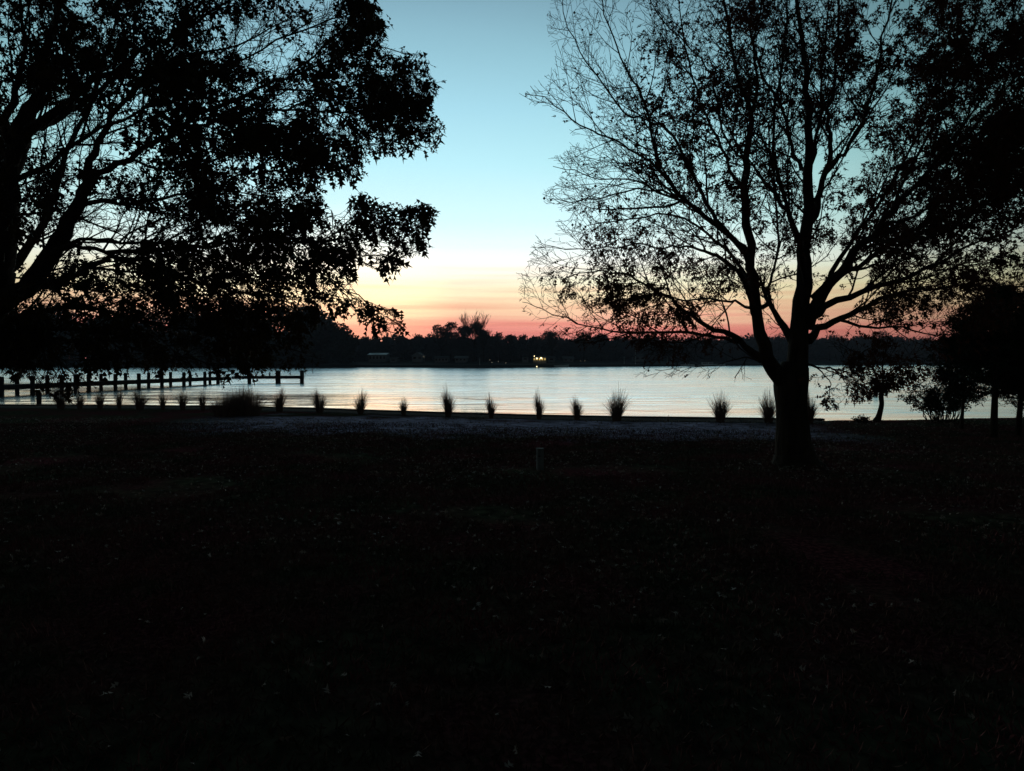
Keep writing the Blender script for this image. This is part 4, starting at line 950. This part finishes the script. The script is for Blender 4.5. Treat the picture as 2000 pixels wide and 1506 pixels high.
def shrub(x0, x1, yt, yb, label, nst, leafn, back=0, size=.035):
    g = G((x0 + x1) / 2, yb); k = g.y / F; w = (x1 - x0) * k; h = (yb - yt) * k
    root = empty('shrub', g, label, 'shrub')
    out = []; pos = []; dr = []; sz = []
    for i in range(nst):
        a = st.uniform(-1, 1); p = g + Vector((a * w * .18, st.uniform(-.2, .2), -.03)); d = Vector((a * w * .36, st.uniform(-.3, .3), h * st.uniform(.6, 1.05)))
        pts = [p]; n = 7
        for j in range(1, n): 
            t = j / (n - 1); pts.append(p + d * t + Vector((st.gauss(0, .03), st.gauss(0, .03), h * .18 * math.sin(t * 3.1) + st.gauss(0, .02))))
        out.append((pts, [.014 * (1 - .7 * j / n) for j in range(n)], 5))
        for j in range(2, n):
            for q in range(4):
                e = pts[j] + Vector((st.gauss(0, .13 * h), st.gauss(0, .14 * h), st.gauss(.05, .1) * h))
                e.z = max(e.z, .05)
                out.append(([pts[j], pts[j].lerp(e, .5) + Vector((0, 0, .02)), e], [.006, .005, .003], 3))
                nn = noise.noise(e * 2.2)
                if nn > -.3:
                    for _ in range(leafn):
                        f = st.uniform(.3, 1.2); pos.append(pts[j].lerp(e, f) + Vector((st.gauss(0, .035), st.gauss(0, .035), st.gauss(0, .03)))); dr.append(Vector((st.gauss(0, 1), st.gauss(0, 1), st.gauss(0, .8)))); sz.append(size * st.uniform(.6, 1.4))
    tubes_mesh('stems', out, M['bark'], root)
    link('foliage', leaf_mesh('foliage', pos, dr, sz, rng, DIAM, DIAM_F), M['weed'], root)
shrub(1775, 1915, 757, 824, 'low spreading shrub at the water edge left of the pine trunks', 34, 11, size=.055)
shrub(1668, 1700, 815, 825, 'tiny weedy clump at the water edge between oak and slender tree', 10, 6, size=.03)
shrub(1985, 2080, 770, 826, 'low shrub at the right edge of the photo behind the pines', 16, 8)
def pine(x, yb, ytop, yk, halfpx, lean, wpx, label, seed):
    rt = random.Random(seed); g = G(x, yb); D = g.y; k = D / F
    root = empty('pine_tree', g, label, 'tree')
    h = (yb - ytop) * k; hb = (yb - yk) * k; r = wpx / 2 * k
    tp = [g + Vector((0, 0, -.05)), g + Vector((lean * .2, 0, h * .2)), g + Vector((lean * .5, 0, h * .5)), g + Vector((lean, 0, h))]
    mb = MB(); mb.tube(tp, [r * 1.25, r, r * .6, .01], 10, wob=.15); mb.build('trunk', M['bark'], root, True)
    out = []; pos = []; dr = []; sz = []
    z = hb
    while z < h * .97:
        t = (z - hb) / (h - hb)
        for a in range(6):
            az = rt.uniform(0, 6.28); L = halfpx * k * (1.02 - t) ** .75 * rt.uniform(.55, 1.15) + .12
            p0 = g + Vector((lean * z / h, 0, z)); d = Vector((math.cos(az), math.sin(az), rt.uniform(-.12, .35)))
            pts = [p0 + d * (L * s) + Vector((0, 0, -.1 * L * math.sin(s * 3) + rt.gauss(0, .03))) for s in (0, .25, .5, .75, 1)]
            out.append((pts, [.02, .016, .012, .008, .004], 4))
            for s in range(1, 5):
                for q in range(7):
                    e = pts[s] + Vector((rt.gauss(0, .16), rt.gauss(0, .16), rt.gauss(.02, .09)))
                    out.append(([pts[s], e], [.005, .003], 3))
                    for _ in range(11): pos.append(pts[s].lerp(e, rt.uniform(.3, 1.15))); dr.append(Vector((rt.gauss(0, 1), rt.gauss(0, 1), rt.gauss(.1, .8)))); sz.append(rt.uniform(.06, .13))
        z += .17
    tubes_mesh('branches', out, M['bark'], root)
    t = DIAM * [.32, 1, 1]
    link('foliage', leaf_mesh('foliage', pos, dr, sz, rng, t, DIAM_F), M['needle'], root)
pine(1943, 856, 548, 765, 105, .05, 12, 'left pine at the right edge of the lawn, trunk fully in view', 31)
pine(1990, 852, 600, 760, 90, .2, 10, 'right pine at the right edge of the lawn with crooked trunk', 32)
pine(2075, 860, 500, 745, 110, .0, 13, 'pine mostly beyond the right edge of the photo', 33)
pine(1880, 838, 610, 758, 60, .1, 6, 'smaller pine standing left of the two pine trunks beside the shrub', 34)

# ------------------------------------------------------------------ fallen leaves, lawn grass
n = 20000
lr = np.random.default_rng(9); pos = []; dr = []; sz = []
while len(pos) < n:
    v = lr.random(); y = 2.2 + 18.5 * v ** .45; x = lr.uniform(-1, 1) * (y * .78 + 1)
    if y > shore_y(x) - .2 or (y > shore_y(x) - 5 and lr.random() < .3): continue
    dn = noise.noise(Vector((x * .5, y * .5, 5)))
    if lr.random() > .5 + dn: continue
    pos.append((x, y, gz(x, y) + .012 + lr.random() * .02)); a = lr.uniform(0, 6.28); dr.append((math.cos(a), math.sin(a), lr.normal() * .25)); sz.append(lr.uniform(.025, .07))
me = leaf_mesh('fallen_leaves', pos, dr, sz, rng, LOBED, LOBED_F)
o = link('fallen_leaves', me, M['fallen']); tag(o, 'dry fallen leaves scattered over the dark lawn', 'fallen leaves', kind='stuff')
vs = []; n = 130000
y = 1.8 + 17 * lr.random(n * 2) ** .75; x = lr.uniform(-1, 1, n * 2) * (y * .78 + 1.5)
keep = np.array([noise.noise(Vector((a * .6, b * .6, 0))) + .25 * noise.noise(Vector((a * 3, b * 3, 0))) > -.38 and b < shore_y(a) - (1.5 if abs(a + .6 - .5 * noise.noise(Vector((b, 0, 2)))) > 8 + 2 * noise.noise(Vector((b * .7, a * .7, 2))) else 3.2) - 3.6 * random.random() ** 2 - 2 * noise.noise(Vector((a * .4, b * .4, 9))) for a, b in zip(x, y)])
x = x[keep]; y = y[keep]; z = np.array([gz(a, b) for a, b in zip(x, y)])
pos = np.stack([x, y, z - .005], 1); d = np.stack([lr.normal(0, .6, len(x)), lr.normal(0, .6, len(x)), np.full(len(x), .8)], 1)
GR = np.array([(.07, 0, 0), (.05, .6, .05), (0, 1, .2), (-.07, 0, 0)], float)
o = link('lawn_grass', leaf_mesh('lawn_grass', pos, d, lr.uniform(.03, .075, len(x)), rng, GR, [(0, 1, 2, 3)]), M['sward']); tag(o, 'short rough grass blades covering the lawn', 'grass', kind='stuff')

# ------------------------------------------------------------------ dawn haze over the water
mb = MB(); mb.box((100, 400, 16), (3400, 1200, 34))
hz = bpy.data.materials.new('haze'); hz.use_nodes = True; t = hz.node_tree; t.nodes.remove(t.nodes['Principled BSDF'])
pv = t.nodes.new('ShaderNodeVolumePrincipled'); pv.inputs['Color'].default_value = (.72, .76, .95, 1); pv.inputs['Density'].default_value = .00026; pv.inputs['Anisotropy'].default_value = .2
t.links.new(pv.outputs[0], t.nodes['Material Output'].inputs['Volume'])
tag(mb.build('haze', hz), kind='stuff')
